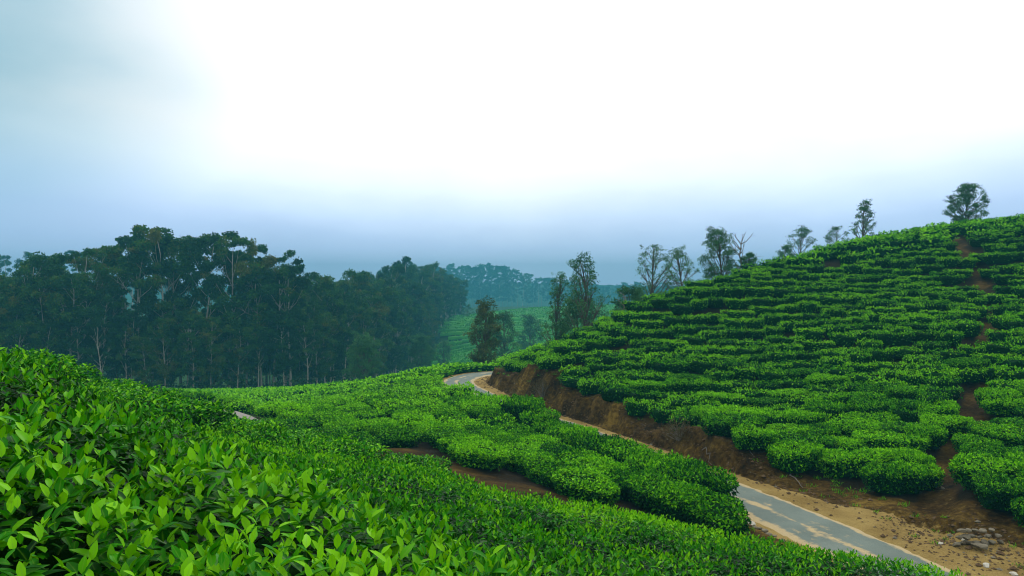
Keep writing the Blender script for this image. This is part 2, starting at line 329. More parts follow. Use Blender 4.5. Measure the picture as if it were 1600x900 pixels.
def road_material():
    m, nt, b = pmat('asphalt'); p = geo(nt)
    u = attr(nt, 'across'); n1 = noise(nt, 0.8, 5, 0.6, p); n2 = noise(nt, 4, 5, 0.65, p); n3 = noise(nt, 55, 3, 0.7, p)
    asph = ramp(nt, mathn(nt, 'ADD', mathn(nt, 'MULTIPLY', n1, 0.45), mathn(nt, 'MULTIPLY', n3, 0.55)), [(0.35, (0.075, 0.105, 0.088)), (0.65, (0.16, 0.20, 0.165))])
    sand = ramp(nt, n3, [(0.3, (0.30, 0.21, 0.09)), (0.7, (0.52, 0.42, 0.22))])
    au = mathn(nt, 'ABSOLUTE', u)
    edge = N(nt, 'ShaderNodeMapRange'); edge.inputs[1].default_value = 0.62; edge.inputs[2].default_value = 1.0; L(nt, au, edge.inputs[0])
    cen = N(nt, 'ShaderNodeMapRange'); cen.inputs[1].default_value = 0.20; cen.inputs[2].default_value = 0.0
    L(nt, mathn(nt, 'ABSOLUTE', mathn(nt, 'SUBTRACT', u, -0.12)), cen.inputs[0])
    f = mathn(nt, 'ADD', mathn(nt, 'MULTIPLY', edge.outputs[0], 0.55), mathn(nt, 'MULTIPLY', cen.outputs[0], 0.16))
    cx_ = N(nt, 'ShaderNodeCombineXYZ'); L(nt, mathn(nt, 'MULTIPLY', u, 1.6), cx_.inputs[0]); L(nt, mathn(nt, 'MULTIPLY', attr(nt, 'along'), 0.42), cx_.inputs[1])
    n5 = noise(nt, 1.8, 5, 0.55, cx_.outputs[0])
    f = mathn(nt, 'ADD', f, mathn(nt, 'ADD', mathn(nt, 'MULTIPLY', n5, 0.68), mathn(nt, 'MULTIPLY', n2, 0.36)))
    s = N(nt, 'ShaderNodeMapRange', interpolation_type='SMOOTHSTEP'); s.inputs[1].default_value = 0.58; s.inputs[2].default_value = 0.72; L(nt, f, s.inputs[0])
    L(nt, mixc(nt, s.outputs[0], asph, sand), b.inputs['Base Color']); b.inputs['Roughness'].default_value = 0.75; b.inputs['Specular IOR Level'].default_value = 0.25
    bump(nt, b, mathn(nt, 'ADD', n3, n2), 0.3, 0.015); return m
M['asphalt'] = road_material()
def simple(name, a, b_, sc=6, rough=0.85):
    m, nt, b = pmat(name); p = geo(nt); nn = noise(nt, sc, 5, 0.65, p)
    L(nt, mixc(nt, nn, a, b_), b.inputs['Base Color']); b.inputs['Roughness'].default_value = rough; b.inputs['Specular IOR Level'].default_value = 0.2
    bump(nt, b, noise(nt, sc * 4, 4, 0.6, p), 0.6, 0.02); return m
M['rock'] = simple('rock', (0.05, 0.04, 0.022), (0.26, 0.23, 0.16))
M['clod'] = simple('clod', (0.05, 0.028, 0.01), (0.16, 0.10, 0.045))
M['pale_rock'] = simple('pale_rock', (0.35, 0.33, 0.26), (0.62, 0.60, 0.50))
M['concrete'] = simple('path_surface', (0.16, 0.15, 0.13), (0.30, 0.28, 0.25), 3)

# ------------------------------------------------------------------ ground mesh
ny, nx = GX.shape
V = np.c_[GX.ravel(), GY.ravel(), Hh.ravel()]
idx = np.arange(ny * nx).reshape(ny, nx)
Q = np.stack([idx[:-1, :-1], idx[:-1, 1:], idx[1:, 1:], idx[1:, :-1]], -1).reshape(-1, 4)
sand = np.where(D > 0, sstep(RW + SH + 0.1, RW + SH - 0.5, D) * 0.95, sstep(2.1, 1.3, np.abs(D)) * 0.8) * zone
sand = np.maximum(sand, 0.38 * sstep(1.2, 0.4, PD) * (GY < 27))
grass = sstep(66, 78, GY) * 1.0
grass = np.maximum(grass, sstep(-6, -14, GX) * 0.7 * (QD > 1.5))
grass = np.maximum(grass, 0.47 * sstep(1.6, 2.4, np.abs(D)) * sstep(3.4, 2.4, np.abs(D)) * (D < 0) * zone)
litter_shade = np.where(D > 0, sstep(RW + SH + 1.6, RW + SH + 2.4, D), sstep(2.0, 2.8, -D)) * np.where(PD < 1.2, 0.42 + 0.5 * sstep(0.45, 0.8, PD), 1) * (0.45 + 0.55 * sstep(0.9, 1.7, QD))  # dark humus under the tea, with the gaps' shade put into its colour
litter_shade = np.maximum(litter_shade, (GY < 12) * (D < 0) * 1.0)
ground = obj('ground', mesh('ground', V, Q, [M['soil']], attrs={'sand': sand.ravel(), 'grass': grass.ravel(), 'litter_shade': litter_shade.ravel()}, smooth=True))
tag(ground, 'red brown earth of the tea slopes, gully and cut bank', 'ground', kind='structure')

# road: a strip with a slight crown
def strip(path, half, nacross, zoff, name, mat, crown=0.0, th=0.12, zfun=None, wobble=0.0):
    P = path; t = np.gradient(P[:, :2], axis=0); t = nrm(t); nr = np.c_[t[:, 1], -t[:, 0]]
    us = np.linspace(-1, 1, nacross); Vs = []; ac = []; al = []; sl = np.r_[0, np.cumsum(np.hypot(*np.diff(P[:, :2], axis=0).T))]
    for i, p in enumerate(P):
        for k, u in enumerate(us):
            hw = half * (1 + wobble * (float(vn(i * 0.9, 3 + np.sign(u) * 5, 4)) - 0.5) * abs(u))
            q = p[:2] + nr[i] * u * hw
            z = (p[2] if zfun is None else zfun(q[0], q[1])) + zoff + crown * (1 - u * u)
            if abs(u) == 1: z -= th
            Vs.append((q[0], q[1], z)); ac.append(u); al.append(sl[i])
    i2 = np.arange(len(P) * nacross).reshape(len(P), nacross)
    Q = np.stack([i2[:-1, :-1], i2[:-1, 1:], i2[1:, 1:], i2[1:, :-1]], -1).reshape(-1, 4)
    return obj(name, mesh(name, Vs, Q, [mat], attrs={'across': ac, 'along': al}, smooth=True))
rd = strip(smooth_path(ROADP[::2], 3), RW + 0.1, 9, 0.0, 'road', M['asphalt'], 0.035, 0.06, wobble=0.16)
tag(rd, 'narrow worn grey asphalt road with sandy patches curving round the hill', 'road', kind='structure')
FP = smooth_path([(PX(300, 44), 44, 0), (PX(322, 41), 41, 0), (PX(345, 36.5), 36.5, 0), (PX(366, 33), 33, 0), (PX(385, 30), 30, 0)], 6)
fp = strip(FP, 1.0, 5, 0.16, 'footpath', M['concrete'], 0.02, 0.1, zfun=g1)
tag(fp, 'short grey stretch of footpath showing between the hedges at left', 'footpath', kind='structure')

# ------------------------------------------------------------------ leaves
def leaves(P, A_, Nn, Ln, Wd, age, acc, lod=1, droop=0.25, fold=0.25, mi=0):
    P = np.asarray(P, float); A_ = nrm(A_); S = nrm(np.cross(A_, Nn)); Nn = nrm(np.cross(S, A_)); n = len(P)
    Ln = np.broadcast_to(Ln, (n,))[:, None]; Wd = np.broadcast_to(Wd, (n,))[:, None]; age = np.broadcast_to(age, (n,))
    if lod == 1:
        b = P; t = P + A_ * Ln - Nn * Ln * droop * 0.6
        l = P + A_ * Ln * 0.45 + S * Wd * 0.5 + Nn * Wd * fold; r = P + A_ * Ln * 0.45 - S * Wd * 0.5 + Nn * Wd * fold
        V = np.stack([b, l, t, r], 1).reshape(-1, 3)
        T = (np.arange(n)[:, None, None] * 4 + np.array([[0, 1, 2], [0, 2, 3]])[None]).reshape(-1, 3)
        acc.add(V, T, np.repeat(age, 4), mi)
    else:
        ts = [0.0, 0.22, 0.5, 0.78, 1.0]; ws = [0, 0.78, 1.0, 0.62, 0]
        mid = [P + A_ * Ln * t - Nn * Ln * droop * t * t for t in ts]
        Lf = [mid[k] + S * Wd * 0.5 * ws[k] + Nn * Wd * fold * ws[k] for k in (1, 2, 3)]
        Rt = [mid[k] - S * Wd * 0.5 * ws[k] + Nn * Wd * fold * ws[k] for k in (1, 2, 3)]
        V = np.stack(mid + Lf + Rt, 1).reshape(-1, 3)      # 0-4 mid, 5-7 left, 8-10 right
        tri = np.array([[0, 5, 1], [1, 5, 6], [1, 6, 2], [2, 6, 7], [2, 7, 3], [3, 7, 4], [0, 1, 8], [1, 9, 8], [1, 2, 9], [2, 10, 9], [2, 3, 10], [3, 4, 10]])
        T = (np.arange(n)[:, None, None] * 11 + tri[None]).reshape(-1, 3)
        acc.add(V, T, np.repeat(age, 11), mi, np.tile([1.0] * 5 + [0.0] * 6, n))
    return acc
def dirs(n, up=0.0, r=rng):
    v = r.normal(size=(n, 3)); v[:, 2] += up; return nrm(v)
def tube(acc, P, rad, nseg=6, mi=0, age=0.5):
    P = np.asarray(P, float); t = nrm(np.gradient(P, axis=0)); ref = np.array([0.3, 0.9, 0.2])
    s = nrm(np.cross(t, ref)); b = np.cross(t, s); a = np.linspace(0, 2 * np.pi, nseg, endpoint=False)
    rad = np.broadcast_to(rad, (len(P),))
    V = P[:, None] + rad[:, None, None] * (np.cos(a)[None, :, None] * s[:, None] + np.sin(a)[None, :, None] * b[:, None])
    T = []
    for i in range(len(P) - 1):
        for k in range(nseg):
            k2 = (k + 1) % nseg; A0, A1, B0, B1 = i * nseg + k, i * nseg + k2, (i + 1) * nseg + k, (i + 1) * nseg + k2
            T += [(A0, A1, B1), (A0, B1, B0)]
    m = (len(P) - 1) * nseg
    for k in range(1, nseg - 1): T.append((m, m + k, m + k + 1))
    acc.add(V.reshape(-1, 3), T, age, mi)

# tea bush prototype: flat-topped plucked pad, unit = metres
def bush(seed, a=1.15, b=0.74, h=0.85, nleaf=2200, leaf=0.085, vr=0.11):
    r = np.random.default_rng(seed); acc = Acc(); ph = r.uniform(0, 6.28, 4)
    def foot(th): return 1 + 0.08 * np.sin(2 * th + ph[0]) + 0.12 * np.sin(3 * th + ph[1]) + 0.05 * np.sin(5 * th + ph[2])
    def top(x, y): return h + (fbm(x * 1.5 + seed * 7, y * 1.5, seed) - 0.5) * 0.40 + (vn(x * 5, y * 5, seed) - 0.5) * vr
    def surf(rho, th):                      # rho 0..1 top, 1..1.6 side skirt turning under
        rr = np.where(rho < 1, rho, 1 - (rho - 1) * 0.25); k = foot(th)
        rs = np.where(rho < 1, np.sin(np.minimum(rho, 1) * np.pi / 2) ** 0.9, np.cos((rho - 1) * 1.0))
        x = a * k * rs * np.cos(th); y = b * k * rs * np.sin(th)
        z = np.where(rho < 1, top(x, y) - 0.20 * h * np.clip(rho, 0, 1)**6, top(x, y) - 0.20 * h - (rho - 1) * 0.98 * h)
        return np.stack([x, y, z], -1)
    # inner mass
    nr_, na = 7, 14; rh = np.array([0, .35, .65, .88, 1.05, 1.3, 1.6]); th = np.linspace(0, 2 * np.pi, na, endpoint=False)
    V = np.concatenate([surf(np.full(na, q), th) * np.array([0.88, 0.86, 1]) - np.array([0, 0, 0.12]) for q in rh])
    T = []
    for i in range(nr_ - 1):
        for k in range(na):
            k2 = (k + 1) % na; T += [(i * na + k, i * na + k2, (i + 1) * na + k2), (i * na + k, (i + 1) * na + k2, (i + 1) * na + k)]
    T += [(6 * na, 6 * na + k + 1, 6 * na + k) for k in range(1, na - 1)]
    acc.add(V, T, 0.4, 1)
    n1 = int(nleaf * 0.58); rho = np.r_[np.sqrt(r.uniform(0, 1, n1)), r.uniform(0.95, 1.62, nleaf - n1)]; th = r.uniform(0, 2 * np.pi, nleaf)
    p = surf(rho, th); e = 0.02; nn = nrm(np.cross(surf(rho + e, th) - p, surf(rho, th + e) - p))
    nn = np.where(rho[:, None] < 0.05, np.array([[0, 0, 1.0]]), nn); nn = nn * np.where((nn[:, 2] < -0.3) & (rho < 1), -1, 1)[:, None]
    p = p + nn * r.uniform(-0.06, 0.05, (nleaf, 1))
    ax = nrm(nn * 0.55 + dirs(nleaf, 0.25, r) * 0.9)
    nr2 = nrm(nn + np.array([0, 0, 0.6]) + dirs(nleaf, 0, r) * 0.45)
    pz = (p[:, 2] - h * 0.5) / (h * 0.5)
    age = np.clip(0.42 + 0.22 * (rho < 0.95) + r.normal(0, 0.24, nleaf) + 0.25 * (r.uniform(size=nleaf) < 0.12) * (rho < 1), 0, 1)
    age = np.where(rho > 1.05, age - 0.16, age); age = np.clip(age, 0, 1)  # new growth on top; shade on the sides put into darker skirt leaves
    ln = leaf * r.uniform(0.65, 1.25, nleaf)
    leaves(p, ax, nr2, ln, ln * 0.46, age, acc)
    st = Acc()
    for k in range(6):
        an = r.uniform(0, 6.28); d = np.array([np.cos(an) * a * 0.6, np.sin(an) * b * 0.6]); s0 = d * 0.25
        tube(st, [(s0[0], s0[1], -0.25), (d[0] * .5, d[1] * .5, 0.2 * h), (d[0], d[1], 0.62 * h)], [0.035, 0.025, 0.014], 5)
    return acc, st
PR = [bush(10 + k, nleaf=2700, leaf=0.112) for k in range(8)]
PRm = [(a.mesh('tea_bush_foliage', [M['tea'], M['tea_inner_shade']]), s.mesh('tea_bush_stem', [M['stem']])) for a, s in PR]
PRA = [a.arrays() for a, s in PR]
PS = [bush(80 + k, nleaf=3000, leaf=0.078, h=0.85) for k in range(3)]
PSm = [(a.mesh('tea_bush_foliage', [M['tea_near'], M['tea_inner_shade']]), s.mesh('tea_bush_stem', [M['stem']])) for a, s in PS]
SM = [bush(40 + k, nleaf=420, leaf=0.165)[0].arrays() for k in range(4)]        # lighter ones for the merged mass
XS = [bush(60 + k, nleaf=110, leaf=0.34, vr=0.1)[0].arrays() for k in range(3)]

# ------------------------------------------------------------------ where the bushes stand
def unp(l): return [(PX(x, y), y) for x, y in l]
APOLY = unp([(1700, 6.6), (1482, 7.3), (1300, 7.9), (1090, 8.9), (900, 9.9), (620, 12.9), (500, 15.8), (400, 22), (355, 29), (318, 36.5), (160, 39)]) + [(-34, 42), (-30, 30), (-16, 10), (-9, -2.5), (7, -2.5)]
def in_view(x, y, z, m=60): 
    px = HX + F * x / np.maximum(y, 0.1); py = HY - F * z / np.maximum(y, 0.1)
    return (y > 0.4) & (px > -m) & (px < 1600 + m) & (py < 900 + m)
B = []   # dicts: x,y,z,rot,scale(3),zone,row,idx
FPC = FP[4:]
def crest_py(px): return np.interp(px, [-300, 0, 70, 150, 200, 300, 335, 368, 430, 500, 620, 700, 850, 900, 1090, 1200, 1300, 1500, 1700], [500, 540, 553, 599, 613, 631, 655, 668, 675, 692, 718, 742, 770, 785, 828, 848, 868, 893, 960])

def put(x, y, rot, sx, sy, sz, zone, row):
    if abs(polydist(FPC, np.array([x]), np.array([y]))[0][0]) < 1.7: return
    if zone == 'slope':
        pxl = HX + F * (x + 0.45 * sx) / y; zt = PZ(crest_py(pxl), y); hmax = (zt - g1(x, y)) / 0.98
        sz = min(sz * 0.92, hmax)
        if sz < 0.4 or (312 < HX + F * x / y < 388 and y > 13): return
    if zone == 'slope' and 320 < HX + F * x / y < 390 and y > 24: return
    B.append(dict(x=x, y=y, z=g1(x, y) - 0.02, rot=rot, s=(sx, sy, sz), zone=zone, row=row))
APD = polydist(np.array([p + (0,) for p in APOLY + [APOLY[0]]], float), np.array([0.0]), np.array([0.0]))
# right hillside: rows along the contour
row = 0; y = 12.0
while y < 84:
    far_ = y > 33; sp = 1.38 if far_ else 1.5; x = -6 + random.uniform(0, 1.5)
    while x < 64:
        ln = random.choice([1.2, 1.5, 1.8, 2.3]) * (0.88 if far_ else 1.0)
        cx = x + ln / 2; cyy = y + 0.10 * (22 - cx) + 0.55 * math.sin(cx * 0.21 + row * 0.4) + random.uniform(-0.38, 0.38)
        d, t = polydist(ROADP, np.array([cx]), np.array([cyy])); pd = abs(polydist(HILLPATH, np.array([cx]), np.array([cyy]))[0][0])
        shv = float(np.interp(cyy, [12, 18, 22, 25, 28, 32, 44, 56], [3.6, 3.5, 2.7, 1.6, 1.2, 1.1, 1.3, 1.5]))
        lim = (0.05 + ln * 0.33) * (1 if cyy < 34 else 0.82)
        ok = d[0] > RW + shv + 0.35 and pd > lim and cyy < 80
        if cyy > 60 and cx < 10 and d[0] < 4: ok = False
        if not ok and pd <= lim and pd > 0.5 and d[0] > RW + shv + 0.35 and cyy < 66:
            px_ = np.interp(cyy, HILLPATH[:, 1], HILLPATH[:, 0]); ln = 1.2; cx = px_ + (0.8 if cx > px_ else -0.8); ok = True
        if ok and random.random() > 0.015:
            put(cx, cyy, random.uniform(-0.3, 0.3) + 0.1 * math.cos(cx * .21), ln / 2.12, random.uniform(1.02, 1.32) * (0.88 if far_ else 1), random.uniform(0.66, 0.98) * (0.88 if far_ else 1), 'hill', row)
        x += ln * 0.90
    y += sp; row += 1
put(PX(1404, 25.7), 25.7, 0.1, 0.8, 1.05, 0.95, 'hill', 7); put(PX(1425, 27.0), 27.0, 0.0, 0.55, 0.9, 0.9, 'hill', 8)
# terrace: rows following the road on its valley side
Rc = ROADP; tdir = nrm(np.gradient(Rc[:, :2], axis=0)); rnm = np.c_[tdir[:, 1], -tdir[:, 0]]
for row, off in enumerate([2.0, 3.75, 5.5, 7.25, 9.0, 10.75, 12.5, 14.25]):
    pl = Rc[:, :2] - rnm * off; 
    acc_ = 0.0; last = pl[0]; nxt = random.uniform(0.5, 1.5)
    for i in range(1, len(pl)):
        seg = np.hypot(*(pl[i] - pl[i - 1])); u0 = 0
        while nxt <= acc_ + seg:
            q = pl[i - 1] + (pl[i] - pl[i - 1]) * ((nxt - acc_) / max(seg, 1e-6)); ln = random.choice([1.7, 2.1, 2.5])
            cx, cyy = q + np.array([random.uniform(-.06, .06), random.uniform(-.06, .06)])
            nxt += ln * 0.66
            dd = abs(polydist(Rc, np.array([cx]), np.array([cyy]))[0][0])
            qs = polydist(GULLY, np.array([cx]), np.array([cyy]))[0][0]
            if dd < off - 0.7 or cyy < 19.4 or cyy > 74: continue
            if qs > -1.15: continue                       # beyond the gully
            if inpoly(APOLY, np.array([cx]), np.array([cyy]))[0]: continue
            if HX + F * cx / cyy > 1116 and cyy < 30: continue
            ang = math.atan2(tdir[i][1], tdir[i][0])
            if cyy < 60 or cx < 8:
                hs = 0.72 if (cyy > 54) else random.uniform(0.66, 0.78) * (1.7 if row == 0 and cyy < 47 else 1.2 if row == 1 and cyy < 42 else 1)
                put(cx, cyy, ang + random.uniform(-.05, .05), ln / 2.1, random.uniform(0.90, 1.0), hs, 'terrace', row)
        acc_ += seg
tmax = 14.2
# valley tea at left, beyond the gully path
y = 36.0; row = 0
while y < 102:
    x = -75 + random.uniform(0, 1.5)
    while x < 6:
        ln = random.choice([1.9, 2.3, 2.6]); cx = x + ln / 2; cyy = y + 0.8 * math.sin(cx * 0.13) + random.uniform(-.15, .15)
        d = polydist(ROADP, np.array([cx]), np.array([cyy]))[0][0]; qs = polydist(GULLY, np.array([cx]), np.array([cyy]))[0][0]
        if d < 0 and abs(d) > tmax + 1.0 and qs < -1.2 and not inpoly(APOLY, np.array([cx]), np.array([cyy]))[0] and not (cyy < 40 and cx < -17):
            put(cx, cyy, random.uniform(-.1, .1), ln / 2.1, 1.25, random.uniform(0.8, 0.95), 'valley', row)
        x += ln * 0.95
    y += 1.6; row += 1
# far part of the near slope (Y > 11)
y = 11.6; row = 0
while y < 42:
    x = -34 + random.uniform(0, 1)
    while x < 6:
        ln = random.choice([1.5, 1.8, 2.1]); cx = x + ln / 2; cyy = y + random.uniform(-.12, .12)
        if inpoly(APOLY, np.array([cx]), np.array([cyy]))[0] and cx > -14 - y * 0.7:
            put(cx, cyy, random.uniform(-.25, .25), ln / 1.8, 1.4, random.uniform(0.90, 0.98), 'slope', row)
        x += ln * 0.85
    y += 1.35; row += 1
# a loose row beyond the gully edge of the slope
for px, Y in ((395, 30), (440, 29), (490, 27.5), (535, 26.5), (628, 22.5)):
    put(PX(px, Y), Y, 0.1, 1.05, 1.2, 0.8, 'edge', 0)

# line of sight, to choose the 300 that show largest
zA = lambda x, y: gz(x, y) + 0.72 * inpoly(APOLY, x, y)
bx = np.array([b['x'] for b in B]); by = np.array([b['y'] for b in B]); bz = np.array([b['z'] + 0.95 for b in B])
ts = np.linspace(0.03, 0.97, 60)[:, None]
vis = np.all(zA(bx[None] * ts, by[None] * ts) < bz[None] * ts + 0.12, axis=0) & in_view(bx, by, bz)
size = np.array([b['s'][0] * b['s'][1] for b in B]) / by**2 * vis

# ------------------------------------------------------------------ foreground canopy (near slope, Y < 12)
cells = []; row = 0; y = 0.55
while y < 12.4:
    x = -11 + (row % 2) * 0.55
    while x < 7.5:
        cx, cyy = x + random.uniform(-.16, .16), y + random.uniform(-.14, .14)
        if inpoly(APOLY, np.array([cx]), np.array([cyy]))[0] and cyy < 11.9 and abs(cx) < 1.0 + 0.78 * cyy + 0.4: cells.append((cx, cyy, row))
        x += 1.1 + 0.03 * y
    y += 1.0; row += 1
CE = np.array([(a, b) for a, b, _ in cells])
def cell_info(x, y):
    d = np.hypot(x[:, None] - CE[None, :, 0], y[:, None] - CE[None, :, 1])
    o = np.argpartition(d, 1, axis=1)[:, :2]; dd = np.take_along_axis(d, o, 1)
    k = np.argmin(dd, 1); i = np.take_along_axis(o, k[:, None], 1)[:, 0]
    return i, np.abs(dd[:, 0] - dd[:, 1]), dd.min(1)
def canopy(x, y, border=None):
    z = gz(x, y) + CAN + (fbm(x * 0.9, y * 0.9, 21, 3) - 0.5) * 0.28 + (vn(x * 4, y * 4, 8) - 0.5) * 0.10
    z = z + np.interp(x / y, [-.5, -.3, -.12, .1, .4, .6], [-.22, -.15, -.04, -.02, .04, .10]) * sstep(3, 8, y)
    if border is not None: z = z - 0.16 * np.clip(1 - border / 0.28, 0, 1) * (0.4 + 0.6 * vn(x * 1.3, y * 1.3, 31))
    return z
Aedge = np.array([p + (0,) for p in APOLY + [APOLY[0]]], float)
NB = len(cells); groups = [[] for _ in range(NB)]       # per cell: arrays of leaf params
bands = [(0.3, 2.6, 430, 0), (2.6, 4.0, 400, 0), (4.0, 5.5, 350, 1), (5.5, 9, 260, 1), (9, 13.2, 170, 1)]
allL = []
for y0, y1, dens, lod in bands:
    x0, x1 = -1.0 - 0.8 * y1, 1.0 + 0.8 * y1
    n_ = int((x1 - x0) * (y1 - y0) * dens); x = rng.uniform(x0, x1, n_); y = rng.uniform(y0, y1, n_)
    k = inpoly(APOLY, x, y) & (np.abs(x) < 0.9 + 0.76 * y); x, y = x[k], y[k]
    ci, bd, dc = cell_info(x, y); k = dc < 1.3; x, y, ci, bd = x[k], y[k], ci[k], bd[k]
    ed = np.abs(polydist(Aedge, x, y)[0])
    z = canopy(x, y, bd) - 0.25 * sstep(0.5, 0, ed)
    hole = vn(x * 1.1 + 3, y * 1.1, 77) * 0.6 + vn(x * 3.1, y * 3.1, 12) * 0.4
    z = np.where(y < 3.6, np.minimum(z, -0.43 + 0.05 * vn(x * 2, y * 2, 5)), z)
    z = np.minimum(z, PZ(crest_py(HX + F * x / y), y) - 0.045 + 0.03 * vn(x * 3, y * 3, 17))
    z = z - 0.20 * sstep(0.60, 0.78, hole) + rng.normal(0, 0.018, len(x))
    young = fbm(x * 0.8 + 9, y * 0.8, 55, 3)
    vig = 0.75 + 0.5 * rng.uniform(size=len(x))
    nl = 7 if lod == 0 else 5
    az0 = rng.uniform(0, 6.28, len(x)); tilt = dirs(len(x), 3.2)
    for q in range(nl):
        f = q / (nl - 1); az = az0 + q * 2.4 + rng.normal(0, 0.2, len(x)); el = np.radians(np.clip(68 - 70 * f + rng.normal(0, 13, len(x)), -20, 85))
        ax = np.stack([np.cos(az) * np.cos(el), np.sin(az) * np.cos(el), np.sin(el)], 1) + (tilt - [0, 0, 1]) * 0.35
        nn = np.stack([-np.cos(az) * np.sin(el), -np.sin(az) * np.sin(el), np.cos(el)], 1) + rng.normal(0, 0.22, (len(x), 3))
        ln = (0.052 + 0.045 * f**0.6) * vig * rng.uniform(0.85, 1.15, len(x)) * np.interp(y, [2, 3.5, 6, 9, 12], [0.66, 0.58, 0.62, 0.74, 0.9])
        if y0 < 1: ln = ln * np.clip(0.75 + (y - 0.8) * 0.25, 0.7, 1.0)
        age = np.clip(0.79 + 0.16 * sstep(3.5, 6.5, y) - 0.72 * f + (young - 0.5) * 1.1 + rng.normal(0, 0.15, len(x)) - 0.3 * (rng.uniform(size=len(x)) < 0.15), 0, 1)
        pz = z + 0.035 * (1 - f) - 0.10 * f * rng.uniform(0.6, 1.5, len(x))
        P = np.stack([x + rng.normal(0, 0.01, len(x)), y + rng.normal(0, 0.01, len(x)), pz], 1)
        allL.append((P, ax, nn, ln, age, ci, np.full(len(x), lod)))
LP = [np.concatenate([a[k] for a in allL]) for k in range(7)]
dist = np.linalg.norm(LP[0], axis=1)
keep = dist > 0.95
keep &= LP[3] * F / dist < 62
keep &= ~((LP[3] * F / dist > 26) & (HY - F * LP[0][:, 2] / np.maximum(LP[0][:, 1], .1) < 635))
LP = [a[keep] for a in LP]; dist = dist[keep]
lpx = LP[3] * F / dist; LV = in_view(LP[0][:, 0], LP[0][:, 1], LP[0][:, 2], -5)
top_ok = (LP[4] > 0.25) & LV & (LP[6] == 0)
cand = np.where(top_ok)[0]; cand = cand[np.argsort(-lpx[cand])][:2600]
is_part = np.zeros(len(lpx), bool); cnt = np.zeros(NB, int)
for i in cand:
    if cnt[LP[5][i]] < 298: is_part[i] = True; cnt[LP[5][i]] += 1
leaf_protos = []
for k in range(10):
    a = Acc(); ag = 0.25 + 0.75 * k / 9
    leaves([[0, 0, 0]], [[0, 1, 0]], [[0, 0, 1]], 1.0, 0.44, ag, a, lod=0, droop=0.12 + 0.04 * (k % 4), fold=0.16 + 0.04 * (k % 3))
    leaf_protos.append(a.mesh('leaf', [M['tea_near']], smooth=True))

ORD = ['zeroth', 'first', 'second', 'third', 'fourth', 'fifth', 'sixth', 'seventh', 'eighth', 'ninth', 'tenth', 'eleventh', 'twelfth', 'thirteenth', 'fourteenth', 'fifteenth', 'sixteenth', 'seventeenth', 'eighteenth', 'nineteenth',
       'twentieth'] + ['twenty-' + s for s in ('first', 'second', 'third', 'fourth', 'fifth', 'sixth', 'seventh', 'eighth', 'ninth')] + ['thirtieth'] + ['thirty-' + s for s in ('first', 'second', 'third', 'fourth', 'fifth', 'sixth', 'seventh', 'eighth', 'ninth')] + ['fortieth'] + ['forty-' + s for s in ('first', 'second', 'third', 'fourth', 'fifth', 'sixth', 'seventh', 'eighth', 'ninth')] + [z for t_, u_ in (('fiftieth', 'fifty-'), ('sixtieth', 'sixty-'), ('seventieth', 'seventy-'), ('eightieth', 'eighty-')) for z in [t_] + [u_ + s for s in ('first', 'second', 'third', 'fourth', 'fifth', 'sixth', 'seventh', 'eighth', 'ninth')]]
def ordn(k): return ORD[min(k, len(ORD) - 1)]
fg_rows = {}
for i, (cx, cyy, rw) in enumerate(cells): fg_rows.setdefault(rw, []).append((cx, i))
fg_lab = {}
for rk, rw in enumerate(sorted(fg_rows)):
    for q, (cx, i) in enumerate(sorted(fg_rows[rw])):
        look = 'lime-tipped' if fbm(np.array(cells[i][0] * .8 + 9), np.array(cells[i][1] * .8), 55, 3) > 0.5 else 'dark-leaved'
        fg_lab[i] = f'{look} tea bush on the foreground slope, {ordn(rk + 1)} row from the camera, {ordn(q + 1)} from left'
